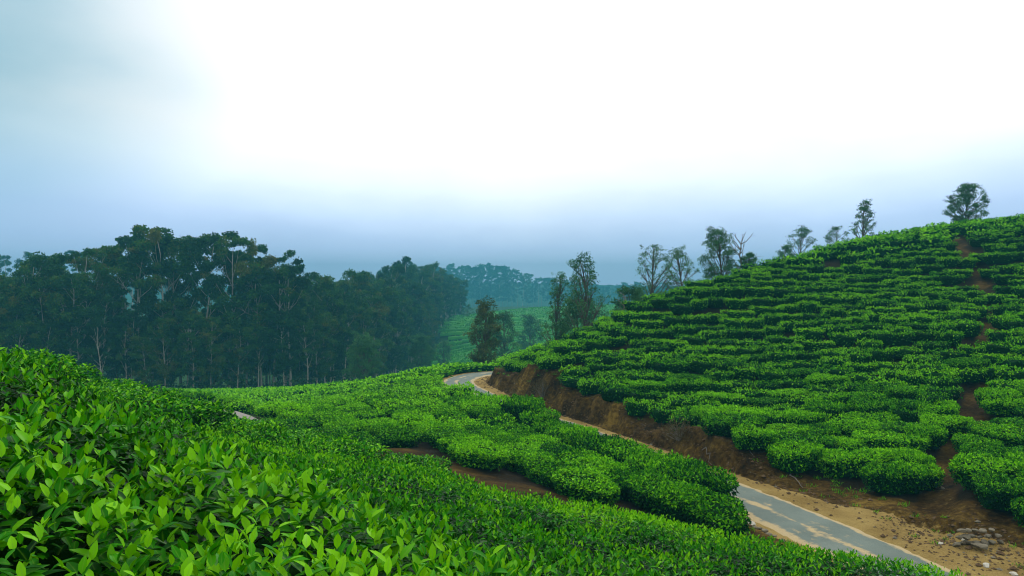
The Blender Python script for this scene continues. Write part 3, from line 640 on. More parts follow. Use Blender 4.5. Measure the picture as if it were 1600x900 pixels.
for i, (cx, cyy, rw) in enumerate(cells):
    base = Vector((cx, cyy, g1(cx, cyy)))
    t = tag(empty('tea_bush', base), fg_lab[i], 'tea bush', 'tea bushes of the foreground slope')
    acc = Acc()
    # dark filler shell of this bush, inner shade put into its colour
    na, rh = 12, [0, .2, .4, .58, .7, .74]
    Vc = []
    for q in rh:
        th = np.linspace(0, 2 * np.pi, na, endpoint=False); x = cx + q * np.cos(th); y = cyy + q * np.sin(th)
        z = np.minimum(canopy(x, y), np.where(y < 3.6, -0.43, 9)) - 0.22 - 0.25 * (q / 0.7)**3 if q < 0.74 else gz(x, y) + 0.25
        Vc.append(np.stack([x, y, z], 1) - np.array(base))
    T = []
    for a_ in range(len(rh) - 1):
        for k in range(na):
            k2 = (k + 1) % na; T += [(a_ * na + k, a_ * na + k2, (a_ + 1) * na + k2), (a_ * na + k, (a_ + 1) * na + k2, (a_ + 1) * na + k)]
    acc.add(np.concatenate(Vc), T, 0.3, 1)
    s = (LP[5] == i) & ~is_part
    for lod in (0, 1):
        k = s & (LP[6] == lod)
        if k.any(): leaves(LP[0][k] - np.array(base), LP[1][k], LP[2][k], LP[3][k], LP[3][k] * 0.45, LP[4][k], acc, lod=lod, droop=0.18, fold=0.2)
    o = obj('foliage', acc.mesh('foliage', [M['tea_near'], M['tea_inner_shade']], smooth=True), t); o['kind'] = 'stuff'
    st = Acc()
    for q in range(5):
        an = random.uniform(0, 6.28); d = (math.cos(an) * .38, math.sin(an) * .38)
        tube(st, [(d[0] * .2, d[1] * .2, -0.15), (d[0] * .6, d[1] * .6, 0.3), (d[0], d[1], 0.45)], [0.03, 0.018, 0.008], 5)
    obj('stem', st.mesh('stem', [M['stem']]), t)
    for j in np.where((LP[5] == i) & is_part)[0]:
        a_ = Vector(LP[1][j]).normalized(); s_ = a_.cross(Vector(LP[2][j])).normalized(); n_ = s_.cross(a_)
        k = int(np.clip(round((LP[4][j] - 0.25) / 0.75 * 9), 0, 9))
        lo = bpy.data.objects.new('leaf', leaf_protos[k]); C.objects.link(lo); lo.parent = t
        m3 = Matrix((s_, a_, n_)).transposed().to_4x4(); ls = float(LP[3][j])
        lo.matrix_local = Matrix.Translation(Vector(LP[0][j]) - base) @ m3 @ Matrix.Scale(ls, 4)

# ------------------------------------------------------------------ individual bushes further out, the rest merged
QUOTA = max(0, 300 - NB)
order = np.argsort(-size); single = set(int(i) for i in order[:QUOTA] if size[i] > 0)
zname = {'hill': 'up the right hillside', 'terrace': 'below the road', 'valley': 'of the valley', 'slope': 'beyond the foreground', 'edge': 'at the gully'}
zgroup = {'hill': 'tea bushes on the right hillside', 'terrace': 'tea bushes on the terrace below the road', 'valley': 'tea bushes in the valley', 'slope': 'tea bushes on the near slope', 'edge': 'tea bushes at the gully edge'}
rows = {}
for i in single: rows.setdefault((B[i]['zone'], B[i]['row']), []).append(i)
rank = {}
for zn in zname:
    for rk, key in enumerate(sorted(k for k in rows if k[0] == zn)):
        srt = sorted(rows[key], key=lambda i: B[i]['x'] / B[i]['y'])
        for q, i in enumerate(srt): rank[i] = (rk, q)
def bushform(b):
    return ('long' if b['s'][0] > 1.15 else 'short' if b['s'][0] < 0.85 else 'rounded')
stuffA = Acc()
protos_done = {}
for i, b in enumerate(B):
    if i in single:
        k = i % len(PRm) if b['zone'] not in ('slope', 'edge') else 100 + i % 3
        if k not in protos_done:
            t = empty('tea_bush', (0, 0, 0)); pm_ = PRm[k] if k < 100 else PSm[k - 100]; obj('foliage', pm_[0], t); obj('stem', pm_[1], t); protos_done[k] = t
            o = t
        else: o = copy_tree(protos_done[k])
        o.location = (b['x'], b['y'], b['z']); o.rotation_euler = (0, 0, b['rot'] + (math.pi if i % 2 else 0)); o.scale = b['s']
        rk, q = rank[i]
        tag(o, f"{bushform(b)} tea bush, {ordn(rk + 1)} row {zname[b['zone']]}, {ordn(q + 1)} from left", 'tea bush', zgroup[b['zone']])
    else:
        far = b['y'] > 60 or not vis[i]
        Vb, Tb, Ab, Mb = (PRA[i % 8] if vis[i] and b['y'] < 20 and b['zone'] in ('slope', 'edge') and b['x'] / b['y'] > -.75 else XS[i % 3] if far else SM[i % 4])
        Ab = Ab + (0.0 if b['zone'] == 'hill' else 0.14)
        cr, sr = math.cos(b['rot']), math.sin(b['rot']); v = Vb * np.array(b['s'])
        v = np.c_[v[:, 0] * cr - v[:, 1] * sr + b['x'], v[:, 0] * sr + v[:, 1] * cr + b['y'], v[:, 2] + b['z']]
        stuffA.V.append(v); stuffA.T.append(Tb + stuffA.n); stuffA.n += len(v); stuffA.A.append(np.clip(Ab + random.uniform(-.22, .24) + 0.04, 0, 1)); stuffA.M.append(Mb)
sa = obj('tea_bushes', stuffA.mesh('tea_bushes', [M['tea_mass'], M['tea_inner_shade']]))
tag(sa, 'mass of more distant tea bushes in rows over the hill and valley', 'tea bushes', kind='stuff')

# far bright field of tea rows in the haze
fa = Acc()
y = 150.0
while y < 375:
    x = -34 + random.uniform(0, 3)
    while x < 95:
        ln = random.uniform(7, 12); cx = x + ln / 2; cyy = y + 2.0 * math.sin(cx * 0.06) + random.uniform(-.1, .1)
        edge = np.interp(cyy, [105, 150, 190, 240, 300, 350], [-30, -25, -25, -23, -21, -20])
        if cx > edge and abs(cx - (-2)) > 0.5:
            nn_ = 9; xs = np.linspace(-ln * 0.52, ln * 0.52, nn_); z0 = gz(cx + xs, np.full(nn_, cyy)); pr = np.array([(-1.3, 0.0), (-1.2, 0.7), (-0.4, 1.1), (0.7, 1.0), (1.3, 0.3)])
            wv = 1 + 0.25 * (vn(xs * 1.3 + cx, xs * 0 + cyy, 3) - 0.5)
            Vv = np.stack([np.repeat(cx + xs, 5), (cyy + pr[None, :, 0] * wv[:, None]).ravel(), (z0[:, None] + pr[None, :, 1] * wv[:, None]).ravel()], 1)
            i2 = np.arange(nn_ * 5).reshape(nn_, 5); q = np.stack([i2[:-1, :-1], i2[1:, :-1], i2[1:, 1:], i2[:-1, 1:]], -1).reshape(-1, 4)
            fa.add(Vv, np.concatenate([q[:, [0, 1, 2]], q[:, [0, 2, 3]]]), np.clip(random.gauss(0.55, 0.12), 0, 1))
            m = int(ln * 5); p = np.stack([cx + rng.uniform(-ln / 2, ln / 2, m), cyy + rng.uniform(-1.1, .8, m), np.zeros(m)], 1)
            p[:, 2] = gz(p[:, 0], p[:, 1]) + rng.uniform(0.75, 1.05, m)
            leaves(p, dirs(m, 0.3), dirs(m, 1.2), 0.7, 0.5, rng.uniform(0.3, 1, m), fa)
        x += ln * 1.02
    y += 4.2
tag(obj('tea_rows', fa.mesh('tea_rows', [M['field']], smooth=True)), 'hazy bright green tea rows on the far hillside between the forests', 'tea rows', kind='stuff')

# ------------------------------------------------------------------ trees
def tree(seed, H, kind='euca', spread=0.2, cb=0.45, npuff=14, pr=1.6, nl=170, leaf=0.42, trunk_r=0.22, lean=0.05, low=0, flat=0.6, top_pull=1.0, rise=(0.07, 0.2), subs=2, tight=0.75):
    r = np.random.default_rng(seed); tr = Acc(); cr = Acc()
    la = r.uniform(0, 6.28); nseg = 9; zs = np.linspace(-0.5, H * 0.96, nseg)
    bx_ = lean * H * (np.clip(zs, 0, None) / H)**1.5; wig = np.cumsum(r.normal(0, 0.012 * H, (nseg, 2)), 0) * (zs / H)[:, None]
    TP = np.stack([bx_ * math.cos(la) + wig[:, 0], bx_ * math.sin(la) + wig[:, 1], zs], 1)
    tube(tr, TP, trunk_r * (1 - 0.86 * np.clip(zs / H, 0, 1)**0.9), 7)
    def tp(h): return np.array([np.interp(h, zs, TP[:, k]) for k in range(3)])
    S = spread * H
    puffs = []
    for k in range(npuff):
        f = cb + (1 - cb) * ((k + 0.7) / npuff)**(0.9 * top_pull); f = min(f, 0.99); h0 = max(0.10, f - r.uniform(*rise)) * H; a = k * 2.4 + r.normal(0, 0.5)
        if kind == 'cone': reach = S * (1.05 - 0.95 * (f - cb) / (1 - cb))
        elif kind == 'oval': reach = S * math.sin(math.pi * min(0.93, 0.18 + 0.8 * (f - cb) / (1 - cb)))
        else: reach = S * (0.55 + 0.55 * math.sin(math.pi * (0.15 + 0.7 * (f - cb) / (1 - cb))))
        reach *= r.uniform(0.45, 1.1)
        c0 = tp(h0); e = tp(f * H) + np.array([math.cos(a) * reach, math.sin(a) * reach, r.uniform(-.03, .04) * H])
        md = (c0 + e) / 2 + np.array([0, 0, -0.02 * H]) + r.normal(0, 0.01 * H, 3)
        rr = trunk_r * (1 - 0.8 * h0 / H) * 0.5
        tube(tr, [c0, md, e], [rr, rr * 0.6, rr * 0.22], 5)
        puffs.append((e, pr * r.uniform(0.65, 1.25)))
        for q in range(subs):
            a2 = a + r.normal(0, 0.9); e2 = md + (e - md) * r.uniform(0.3, 0.8) + np.array([math.cos(a2), math.sin(a2), r.uniform(0.1, 0.9)]) * pr * r.uniform(0.8, 1.6)
            tube(tr, [md + (e - md) * 0.2, e2], [rr * 0.4, rr * 0.15], 4); puffs.append((e2, pr * r.uniform(0.4, 0.85)))
    puffs.append((tp(H * 0.97), pr * 0.8))
    for k in range(low):
        f = r.uniform(0.16, cb + 0.12); a = r.uniform(0, 6.28); e = tp(f * H) + np.array([math.cos(a), math.sin(a), 0]) * S * r.uniform(0.3, 0.95)
        tube(tr, [tp((f - 0.04) * H), e], [trunk_r * .22, trunk_r * .06], 4); puffs.append((e, pr * r.uniform(0.6, 1.0)))
    for (e, q) in puffs:
        m = max(12, int(nl * (q / pr)**2)); d = dirs(m, 0.35, r); d[:, 2] *= flat
        sk = r.normal(0, 0.25, 3); sub = r.normal(0, 0.42, (6, 3)) * [1, 1, .6]
        off = sub[r.integers(0, 6, m)] * tight
        p = e + (d * (r.uniform(0.25, 1, (m, 1))**0.6) * 0.62 + off + sk * d[:, [2]]) * q
        ls = leaf * r.uniform(0.6, 1.3, m)
        ag = np.clip(r.normal(0.47, 0.22) + r.normal(0, 0.13, m), 0, 1)
        leaves(p, dirs(m, -0.2, r), dirs(m, 0.8, r), ls, ls * 0.6, ag, cr)
    return tr, cr
def treemeshes(tr, cr, barkm, leafm):
    return tr.mesh('trunk', [barkm], smooth=True), cr.mesh('crown', [leafm])
EU = []   # tall eucalyptus, height 20 m; kinds: open emergent, dense column, dense broad
for k in range(4): EU.append(('open', treemeshes(*tree(100 + k, 20, 'euca', 0.15, 0.44, 13, 1.2, 400, 0.32, 0.20, 0.06, 4, 0.85, rise=(0.1, 0.24), subs=1, tight=0.5), M['pale_bark'], M['euca'])))
for k in range(5): EU.append(('dense', treemeshes(*tree(120 + k, 20, 'euca', 0.15, 0.30, 20, 1.35, 300, 0.36, 0.19, 0.03, 15, 0.85), M['pale_bark'], M['euca'])))
for k in range(2): EU.append(('top', treemeshes(*tree(140 + k, 20, 'euca', 0.16, 0.56, 11, 1.2, 420, 0.32, 0.17, 0.07, 0, 0.85, rise=(0.1, 0.26), subs=1, tight=0.5), M['pale_bark'], M['euca'])))
eroot = {}
def place_euca(k, x, y, H, label, group, wide=1.0, rot=None):
    kd, (tm, cm) = EU[k]
    if k not in eroot:
        t = empty('eucalyptus_tree', (0, 0, 0)); obj('trunk', tm, t); obj('crown', cm, t); eroot[k] = t
    else: t = copy_tree(eroot[k])
    t.location = (x, y, g1(x, y) - 0.1); s = H / 20.6; t.scale = (s * wide, s * wide, s); t.rotation_euler = (0, 0, random.uniform(0, 6.28) if rot is None else rot)
    return tag(t, label, 'tree', group)
topx = [-200, 0, 45, 80, 120, 160, 190, 225, 255, 285, 310, 335, 358, 390, 430, 465, 500, 560, 605, 640, 675, 712, 730]
topy = [400, 408, 392, 402, 376, 398, 358, 372, 348, 366, 352, 378, 366, 388, 390, 412, 424, 414, 408, 398, 408, 414, 425]
EDGE = np.array([(-130, 98), (-95, 101), (-67, 105), (-45, 112), (-30, 122), (-27, 150), (-27, 190), (-25, 240), (-23, 300), (-22, 350)], float)
seg = np.r_[0, np.cumsum(np.hypot(*np.diff(EDGE, axis=0).T))]
def edge_pt(s):
    x = np.interp(s, seg, EDGE[:, 0]); y = np.interp(s, seg, EDGE[:, 1]); d = 0.5
    x2 = np.interp(s + d, seg, EDGE[:, 0]); y2 = np.interp(s + d, seg, EDGE[:, 1]); t = np.array([x2 - x, y2 - y]); t = t / max(np.hypot(*t), 1e-6)
    return np.array([x, y]), np.array([-t[1], t[0]])
ftrees = []
for line, (off, sp, h0, h1) in enumerate([(0.5, 3.2, 0.55, 0.88), (4.0, 3.8, 0.66, 0.97), (9.0, 4.4, 0.75, 1.0), (15, 5.2, 0.82, 1.02), (22, 7.0, 0.85, 1.03)]):
    s = random.uniform(0, 2)
    while s < seg[-1]:
        p, nr_ = edge_pt(s); x, y = p + nr_ * (off + random.uniform(-1.2, 1.2)); px = HX + F * x / y
        if -260 < px < 730:
            zt = PZ(np.interp(px, topx, topy), y); H = (zt - g1(x, y)) * random.uniform(h0, h1)
            H *= (0.59 if 165 < px < 405 else 0.92)
            ftrees.append((line, px, x, y, float(H)))
        s += sp * random.uniform(0.75, 1.25) * max(1, y / 125)
lines = {}
for f in ftrees: lines.setdefault(f[0], []).append(f)
for line, fs in sorted(lines.items()):
    fs.sort(key=lambda f: f[1]); q = 0
    for (l, px, x, y, H) in fs:
        inv = -10 < px < 735; q += 1 if inv else 0
        if line == 0: lab = f'pale-trunked eucalyptus in the front line of the left forest, {ordn(q)} from the left'
        elif line == 1: lab = f'leafy eucalyptus in the second line of the left forest, {ordn(q)} from the left'
        else: lab = 'dark eucalyptus packed deep inside the left forest behind the front trunks'
        if not inv and line < 2: lab = 'dark eucalyptus at the far left end of the forest past the picture edge'
        k = random.choice([4, 5, 6, 7, 8, 4, 5, 6, 7, 8, 0, 1, 2, 3]) if line < 2 else random.randrange(0, 9)
        place_euca(k, x, y, H, lab, 'eucalyptus trees of the left forest', random.uniform(0.85, 1.1))
# emergent crowns that stand above the canopy line
for n_, (px, pt, Y, k, wd) in enumerate([(45, 392, 112, 4, 1.2), (122, 377, 114, 9, 1.25), (185, 358, 118, 9, 1.3), (222, 374, 117, 10, 1.2), (252, 347, 120, 10, 1.2), (312, 352, 120, 9, 1.25), (282, 368, 122, 1, 1.1), (358, 366, 120, 0, 1.15), (385, 386, 122, 2, 1.1),
        (428, 391, 122, 3, 1.35), (455, 408, 121, 10, 1.1), (642, 397, 228, 9, 1.0), (675, 407, 262, 4, 1.0), (608, 409, 192, 10, 1.0), (553, 417, 160, 5, 1.1), (500, 424, 138, 6, 1.2)]):
    x = PX(px, Y); H = PZ(pt, Y) - g1(x, Y)
    place_euca(k, x, Y, H, f'tall eucalyptus whose crown rises above the left forest, {ordn(n_ + 1)} such crown listed from the left' if False else
        ['dark rounded eucalyptus crown above the far left of the forest', 'flat-topped eucalyptus crown between the far left dome and the tall group', 'fan-crowned eucalyptus with bare forks, leftmost of the tallest group',
         'eucalyptus crown sloping down right beside the leftmost fan crown', 'tallest windswept eucalyptus crown on the forest skyline', 'second tallest windswept eucalyptus, right of the tallest crown', 'open eucalyptus standing between the two tallest windswept crowns',
         'open eucalyptus with stacked leaf clumps right of the two tallest', 'airy eucalyptus behind the right shoulder of the tall group', 'broad eucalyptus crown at the right end of the tall group', 'low umbrella crown just right of the broad end crown',
         'dome-crowned eucalyptus at the highest point of the right forest wing', 'small pointed eucalyptus crown near the right tip of the forest', 'umbrella eucalyptus crown left of the right wing dome', 'full eucalyptus crown in the dip of the forest skyline, right one', 'full eucalyptus crown in the dip of the forest skyline, left one'][n_],
        'tall crowns of the left forest', wd * 0.84, n_ * 1.7)
for n_, (px, pt, Y, k) in enumerate([(142, 386, 121, 1), (206, 368, 124, 2), (238, 364, 125, 0), (268, 358, 124, 3), (297, 360, 125, 10), (334, 374, 124, 2), (374, 374, 125, 9), (404, 398, 124, 1)]):
    x = PX(px, Y); H = PZ(pt, Y) - g1(x, Y)
    place_euca(k, x, Y, H, f'slim open eucalyptus between the tallest crowns of the left forest, {ordn(n_ + 1)} from the left', 'tall crowns of the left forest', 0.85, n_ * 2.3 + 1)
# far ridge forest in haze
rx = []
x = -80.0
while x < 185: rx.append((x, 800 + random.choice([-12, 0, 12]) + random.uniform(-3, 3))); x += random.uniform(3.6, 6.0)
for q, (x, y) in enumerate(rx):
    px = HX + F * x / y; pt = np.interp(px, [650, 760, 800, 830, 870, 900, 940, 1000, 1100], [418, 412, 420, 432, 436, 434, 440, 442, 445]) + random.uniform(-4, 7)
    H = PZ(pt, y) - g1(x, y)
    place_euca(random.choice([0, 1, 2, 4, 5, 6, 7, 8, 4, 5]), x, y, float(H), f'hazy blue eucalyptus on the far ridge, {ordn(q + 1)} from the ridge\'s left end', 'eucalyptus trees on the far ridge', 0.95)
# hazy stand far behind the forest at the left edge
for q in range(13):
    Y = 300 + random.uniform(-8, 8); px = -30 + q * 24 + random.uniform(-6, 6); x = PX(px, Y); pt = np.interp(px, [0, 100, 250, 300], [388, 392, 396, 410]) + random.uniform(-6, 8)
    place_euca(random.choice([0, 1, 2, 9, 10, 4]), x, Y, float(PZ(pt, Y) - g1(x, Y)), f'faint blue eucalyptus in the haze far behind the left forest, {ordn(q + 1)} from left', 'faint trees behind the left forest', 1.0)

# single trees round the hill: px, Y, top py, half width px, kind
def single_tree(name, px, Y, pt, wpx, label, seed, kind='oval', cb=0.25, npuff=16, prf=0.075, nl=110, leaff=0.02, bk='bark', lf='oak', lean=0.04, cat='tree', flat=0.8, low=0, sink=0.1):
    x = PX(px, Y); z = g1(x, Y) - sink; H = PZ(pt, Y) - z
    tr, cr = tree(seed, H, kind, (wpx * 1.2 / F * Y) / H, cb, int(npuff * 1.7), H * prf * 0.78, int(nl * 1.25), H * leaff * 0.85, H * 0.016 + 0.03, lean, low, flat, rise=(0.16, 0.38), subs=3, tight=1.15)
    t = tag(empty(name, (x, Y, z)), label, cat)
    tm, cm = treemeshes(tr, cr, M[bk], M[lf]); obj('trunk', tm, t); obj('crown', cm, t); return t
ST = single_tree
ST('round_crowned_tree', 755, 76, 472, 17, 'brown-green oval tree standing alone just beyond the road bend', 201, 'oval', 0.12, 26, 0.08, 95, 0.022, low=8, lf='olive')
ST('round_crowned_tree', 788, 130, 489, 15, 'smaller hazy tree right behind the lone oval tree', 202, 'oval', 0.15, 16, 0.11, 90, 0.03)
ST('round_crowned_tree', 827, 190, 494, 14, 'faint little tree on the hazy field left of the twin tall trees', 203, 'oval', 0.12, 14, 0.11, 90, 0.035)
ST('young_tree', 694, 190, 533, 9, 'small dark sapling on the striped far tea field', 204, 'oval', 0.15, 10, 0.12, 60, 0.04)
ST('young_tree', 729, 300, 477, 8, 'faint tiny tree high on the far tea field by the forest tip', 205, 'oval', 0.2, 9, 0.13, 60, 0.045)
ST('young_tree', 568, 106, 527, 20, 'bushy green tree standing free before the forest edge', 206, 'oval', 0.22, 20, 0.12, 150, 0.028)
ST('young_tree', 658, 150, 525, 16, 'leafy tree at the right corner of the forest edge', 207, 'oval', 0.12, 20, 0.12, 150, 0.03)
ST('slender_tree', 870, 68, 424, 20, 'thin open tree, left of the two tall trees at the hill\'s left crest', 208, 'cone', 0.15, 20, 0.055, 40, 0.017, low=5)
ST('slender_tree', 921, 64, 398, 27, 'tall dark tree, right of the two at the hill\'s left crest', 209, 'oval', 0.22, 24, 0.06, 55, 0.017, low=3)
ST('shrubby_tree', 898, 67, 468, 18, 'low bushy growth between the two tall trees on the left crest', 210, 'oval', 0.1, 12, 0.13, 90, 0.04)
ST('spreading_tree', 1018, 59, 381, 30, 'forked open tree with one tall shoot on the hill crest', 211, 'oval', 0.2, 20, 0.065, 60, 0.017, low=5, lean=-0.04)
ST('spreading_tree', 1066, 61, 386, 30, 'fan-shaped open tree right of the forked tree on the crest', 212, 'oval', 0.2, 22, 0.07, 65, 0.018, low=5)
ST('upright_tree', 1128, 62, 357, 20, 'dense upright tree on the crest beside the leafless one', 213, 'oval', 0.15, 24, 0.09, 90, 0.022, low=4)
ST('hazy_tree', 1250, 92, 354, 30, 'pale hazy spreading tree behind the crest', 214, 'oval', 0.1, 24, 0.08, 80, 0.02, low=6)
ST('round_crowned_tree', 1307, 76, 355, 15, 'low round-topped tree on the crest left of the sparse conical one', 215, 'oval', 0.3, 14, 0.11, 70, 0.03)
ST('conical_tree', 1347, 73, 313, 17, 'sparse layered conical tree on the upper crest', 216, 'cone', 0.3, 18, 0.075, 55, 0.024, flat=0.5)
ST('round_crowned_tree', 1508, 76, 289, 25, 'dense round dark tree, highest on the right crest', 217, 'oval', 0.25, 26, 0.10, 90, 0.028, low=4)
ST('shrubby_tree', 985, 62, 452, 22, 'low scrub on the crest left of the forked open tree', 218, 'oval', 0.05, 14, 0.14, 90, 0.05, cat='shrub')
ST('shrubby_tree', 1225, 80, 385, 10, 'small shrub on the crest left of the pale hazy tree', 219, 'oval', 0.05, 10, 0.16, 60, 0.05, cat='shrub')
ST('shrubby_tree', 1168, 62, 396, 18, 'leafy shrub at the foot of the leafless tree', 220, 'oval', 0.05, 16, 0.13, 90, 0.045, cat='shrub')
# leafless tree
def dead_tree(px, Y, pt, label, seed, spread=0.45, n=16):
    r = np.random.default_rng(seed); x = PX(px, Y); z = g1(x, Y) - 0.2; H = PZ(pt, Y) - z
    t = tag(empty('dead_tree', (x, Y, z)), label, 'tree'); tr = Acc(); br = Acc()
    tp = np.array([[0, 0, 0], [0.05, 0, .3], [-0.02, 0.03, .6], [0.03, 0, 1.0]]) * H; tube(tr, tp, [0.11, 0.085, 0.05, 0.012], 6)
    for k in range(n):
        f = r.uniform(0.2, 0.9); a = r.uniform(0, 6.28); c0 = np.array([np.interp(f * H, tp[:, 2], tp[:, q]) for q in range(3)])
        ln = H * spread * (1.1 - f * 0.6) * r.uniform(.6, 1.1); d = np.array([math.cos(a), math.sin(a), r.uniform(.6, 1.3)]); d /= np.linalg.norm(d)
        m = c0 + d * ln * 0.5 + r.normal(0, .04 * H, 3); e = c0 + d * ln + np.array([0, 0, ln * .15]); tube(br, [c0, m, e], [0.04, 0.025, 0.008], 4)
        for q in range(3):
            s = m + (e - m) * r.uniform(0, .8); tube(br, [s, s + nrm(d + r.normal(0, .5, 3)) * ln * .35], [0.014, 0.004], 3)
    obj('trunk', tr.mesh('trunk', [M['dead']], smooth=True), t); obj('branch', br.mesh('branch', [M['dead']]), t)
dead_tree(1158, 62, 366, 'leafless grey tree with thin twigs on the crest', 301)
dead_tree(976, 60, 462, 'tiny bare sapling on the crest above the scrub', 302, 0.4, 8)

# undergrowth at the foot of the forest
ua = Acc()
for k in range(900):
    s = random.uniform(0, seg[-1]); p, nr_ = edge_pt(s); q = p + nr_ * random.uniform(-2.5, 14); h = random.uniform(0.5, 1.9); m = 26
    z = g1(*q); d = dirs(m, 0.5); pp = np.array([q[0], q[1], z]) + np.abs(d) * [0, 0, 1] * h + d * [1, 1, 0] * h * 0.9
    leaves(pp, dirs(m, .2), dirs(m, .8), rng.uniform(.3, .6, m), .3, rng.uniform(0.1, .6, m), ua)
tag(obj('undergrowth', ua.mesh('undergrowth', [M['euca']])), 'low dark undergrowth along the foot of the left forest', 'undergrowth', kind='stuff')

# dry grey-brown brush on the bank by the bend
for q, (px, py_, Y, w_, lab) in enumerate([(848, 578, 45.5, 0.9, 'dry brown brush in the notch of the bank near the bend'), (805, 600, 46.2, 0.7, 'grey withered brush hanging over the bank nearest the bend'), (1062, 642, 33.0, 0.7, 'straggly half-dry shrub above the bank beside the soil slip')]):
    x = PX(px, Y); z = g1(x, Y); t = tag(empty('dry_brush', (x, Y, z)), lab, 'shrub'); a1 = Acc(); a2 = Acc()
    for k in range(60):
        d = dirs(1, 0.9)[0]; e = d * w_ * random.uniform(.5, 1.1); e[2] = abs(e[2]); tube(a1, [(d[0] * .1, d[1] * .1, -0.1), e * .5 + rng.normal(0, .05, 3), e], [0.012, 0.008, 0.003], 3)
        leaves(e + rng.normal(0, .12, (14, 3)), dirs(14, .1), dirs(14, .6), 0.09, 0.035, rng.uniform(0, 1, 14), a2)
    obj('twig', a1.mesh('twig', [M['dead']]), t); obj('foliage', a2.mesh('foliage', [M['dry']]), t)
# bare roots hanging out of the cut bank
for px, Y, lab in ((840, 41.5, 'thin pale root on the bank near the bend'), (905, 37.8, 'short twisted root above the hidden part of the road'), (1165, 29.6, 'root trailing down the bank left of the long hedge'), (958, 35.3, 'pale root hanging down the dark cut bank in the middle'), (1243, 27.0, 'thin root dangling to the roadside below the long hedge'), (1104, 30.5, 'short root poking out of the bank above the road')):
    x = PX(px, Y)
    D0 = polydist(ROADP, np.array([x]), np.array([Y]))
    pts = []
    for k in range(7):
        yy = Y + 0.9 - k * 0.22; xx = x + random.uniform(-.08, .08) + 0.1; pts.append((xx, yy, g1(xx, yy) + 0.06))
    a1 = Acc(); tube(a1, pts, np.linspace(0.022, 0.008, 7), 5); o = obj('root', a1.mesh('root', [M['dead']])); tag(o, lab, 'root')

# ------------------------------------------------------------------ stones
def rockmesh(seed, mat):
    import bmesh
    bm = bmesh.new(); bmesh.ops.create_icosphere(bm, subdivisions=2, radius=0.5); r = np.random.default_rng(seed)
    pl = nrm(r.normal(size=(9, 3))); dd = r.uniform(0.22, 0.42, 9)
    for v_ in bm.verts:
        p = np.array(v_.co)
        for a_, d_ in zip(pl, dd):
            k = p @ a_ - d_
            if k > 0: p = p - a_ * k * 0.92
        v_.co = Vector(p * [1.15, 1, .8] + r.normal(0, 0.008, 3))
    me = bpy.data.meshes.new('rock'); bm.to_mesh(me); bm.free(); me.materials.append(mat); return me
RM = [rockmesh(k, M['rock']) for k in range(5)]; RP = [rockmesh(20 + k, M['pale_rock']) for k in range(2)]
def rock(px, Y, s, label, group=None, pale=False, dz=0.0, sc=(1, 1, 1)):
    x = PX(px, Y); o = obj('rock', random.choice(RP if pale else RM), None, (x, Y, g1(x, Y) + s * 0.15 + dz)); o.scale = (s * sc[0], s * sc[1], s * sc[2])
    o.rotation_euler = (random.uniform(-.2, .2), random.uniform(-.2, .2), random.uniform(0, 6.28)); tag(o, label, 'rock', group); return o
def yat(py, z=-6.62): return -z * F / (py - HY)
k = 0
for r_, n_ in enumerate((7, 6, 5)):
    for q in range(n_):
        rock(1492 + r_ * 5 + q * 12 + random.uniform(-3, 3), 20.55 + random.uniform(-.05, .05) + r_ * 0.03, random.uniform(0.15, 0.27), f"stone of the low dry wall by the road, {['bottom', 'middle', 'top'][r_]} course, {ordn(q + 1)} from left", 'stones of the low dry wall', dz=r_ * 0.145 + 0.02, sc=(1.05, 1, .72))
rock(1532, 20.2, 0.42, 'large slanting grey slab leaning on the low dry wall', dz=0.04, sc=(1.1, .8, .5))
for px, py, s, pale, lab in ((1584, 893, .24, True, 'whitish rounded rock near the bottom right corner'), (1541, 888, .20, True, 'pale flat rock left of the whitish corner rock'), (1505, 846, .16, True, 'small pale stone left of the low dry wall'), (1470, 842, .18, True, 'bright stone at the sandy verge below the footpath'),
        (1552, 870, .13, False, 'small brown stone under the right end of the dry wall'), (1465, 741, .26, False, 'upper flat stepping stone on the hillside footpath'), (1469, 752, .28, False, 'middle flat stepping stone on the hillside footpath'), (1459, 764, .26, False, 'lowest flat stepping stone on the hillside footpath'),
        (880, 668, .22, True, 'pale stone at the foot of the cut bank past the road'), (1185, 757, .16, True, 'little light stone on the sand at the bank foot')):
    zf = -6.62 if py > 760 or py < 700 else -6.2
    rock(px, yat(py, zf), s, lab, pale=pale, sc=(1, 1, .55))
for q, (px, py, s) in enumerate(((1141, 800, .26), (1150, 806, .14), (1163, 813, .30), (1172, 820, .34), (1181, 823, .16), (1193, 829, .24), (1210, 836, .13), (1166, 825, .13), (1224, 843, .2), (1154, 818, .12), (1186, 833, .17), (1240, 851, .12), (1145, 811, .17), (1178, 828, .11), (1201, 838, .2))):
    rock(px, yat(py, -6.55), s, f'rough stone edging the near side of the road past the last bush, {ordn(q + 1)} along', 'stones edging the near side of the road', pale=(q % 4 == 3), sc=(1.1, 1, .7))
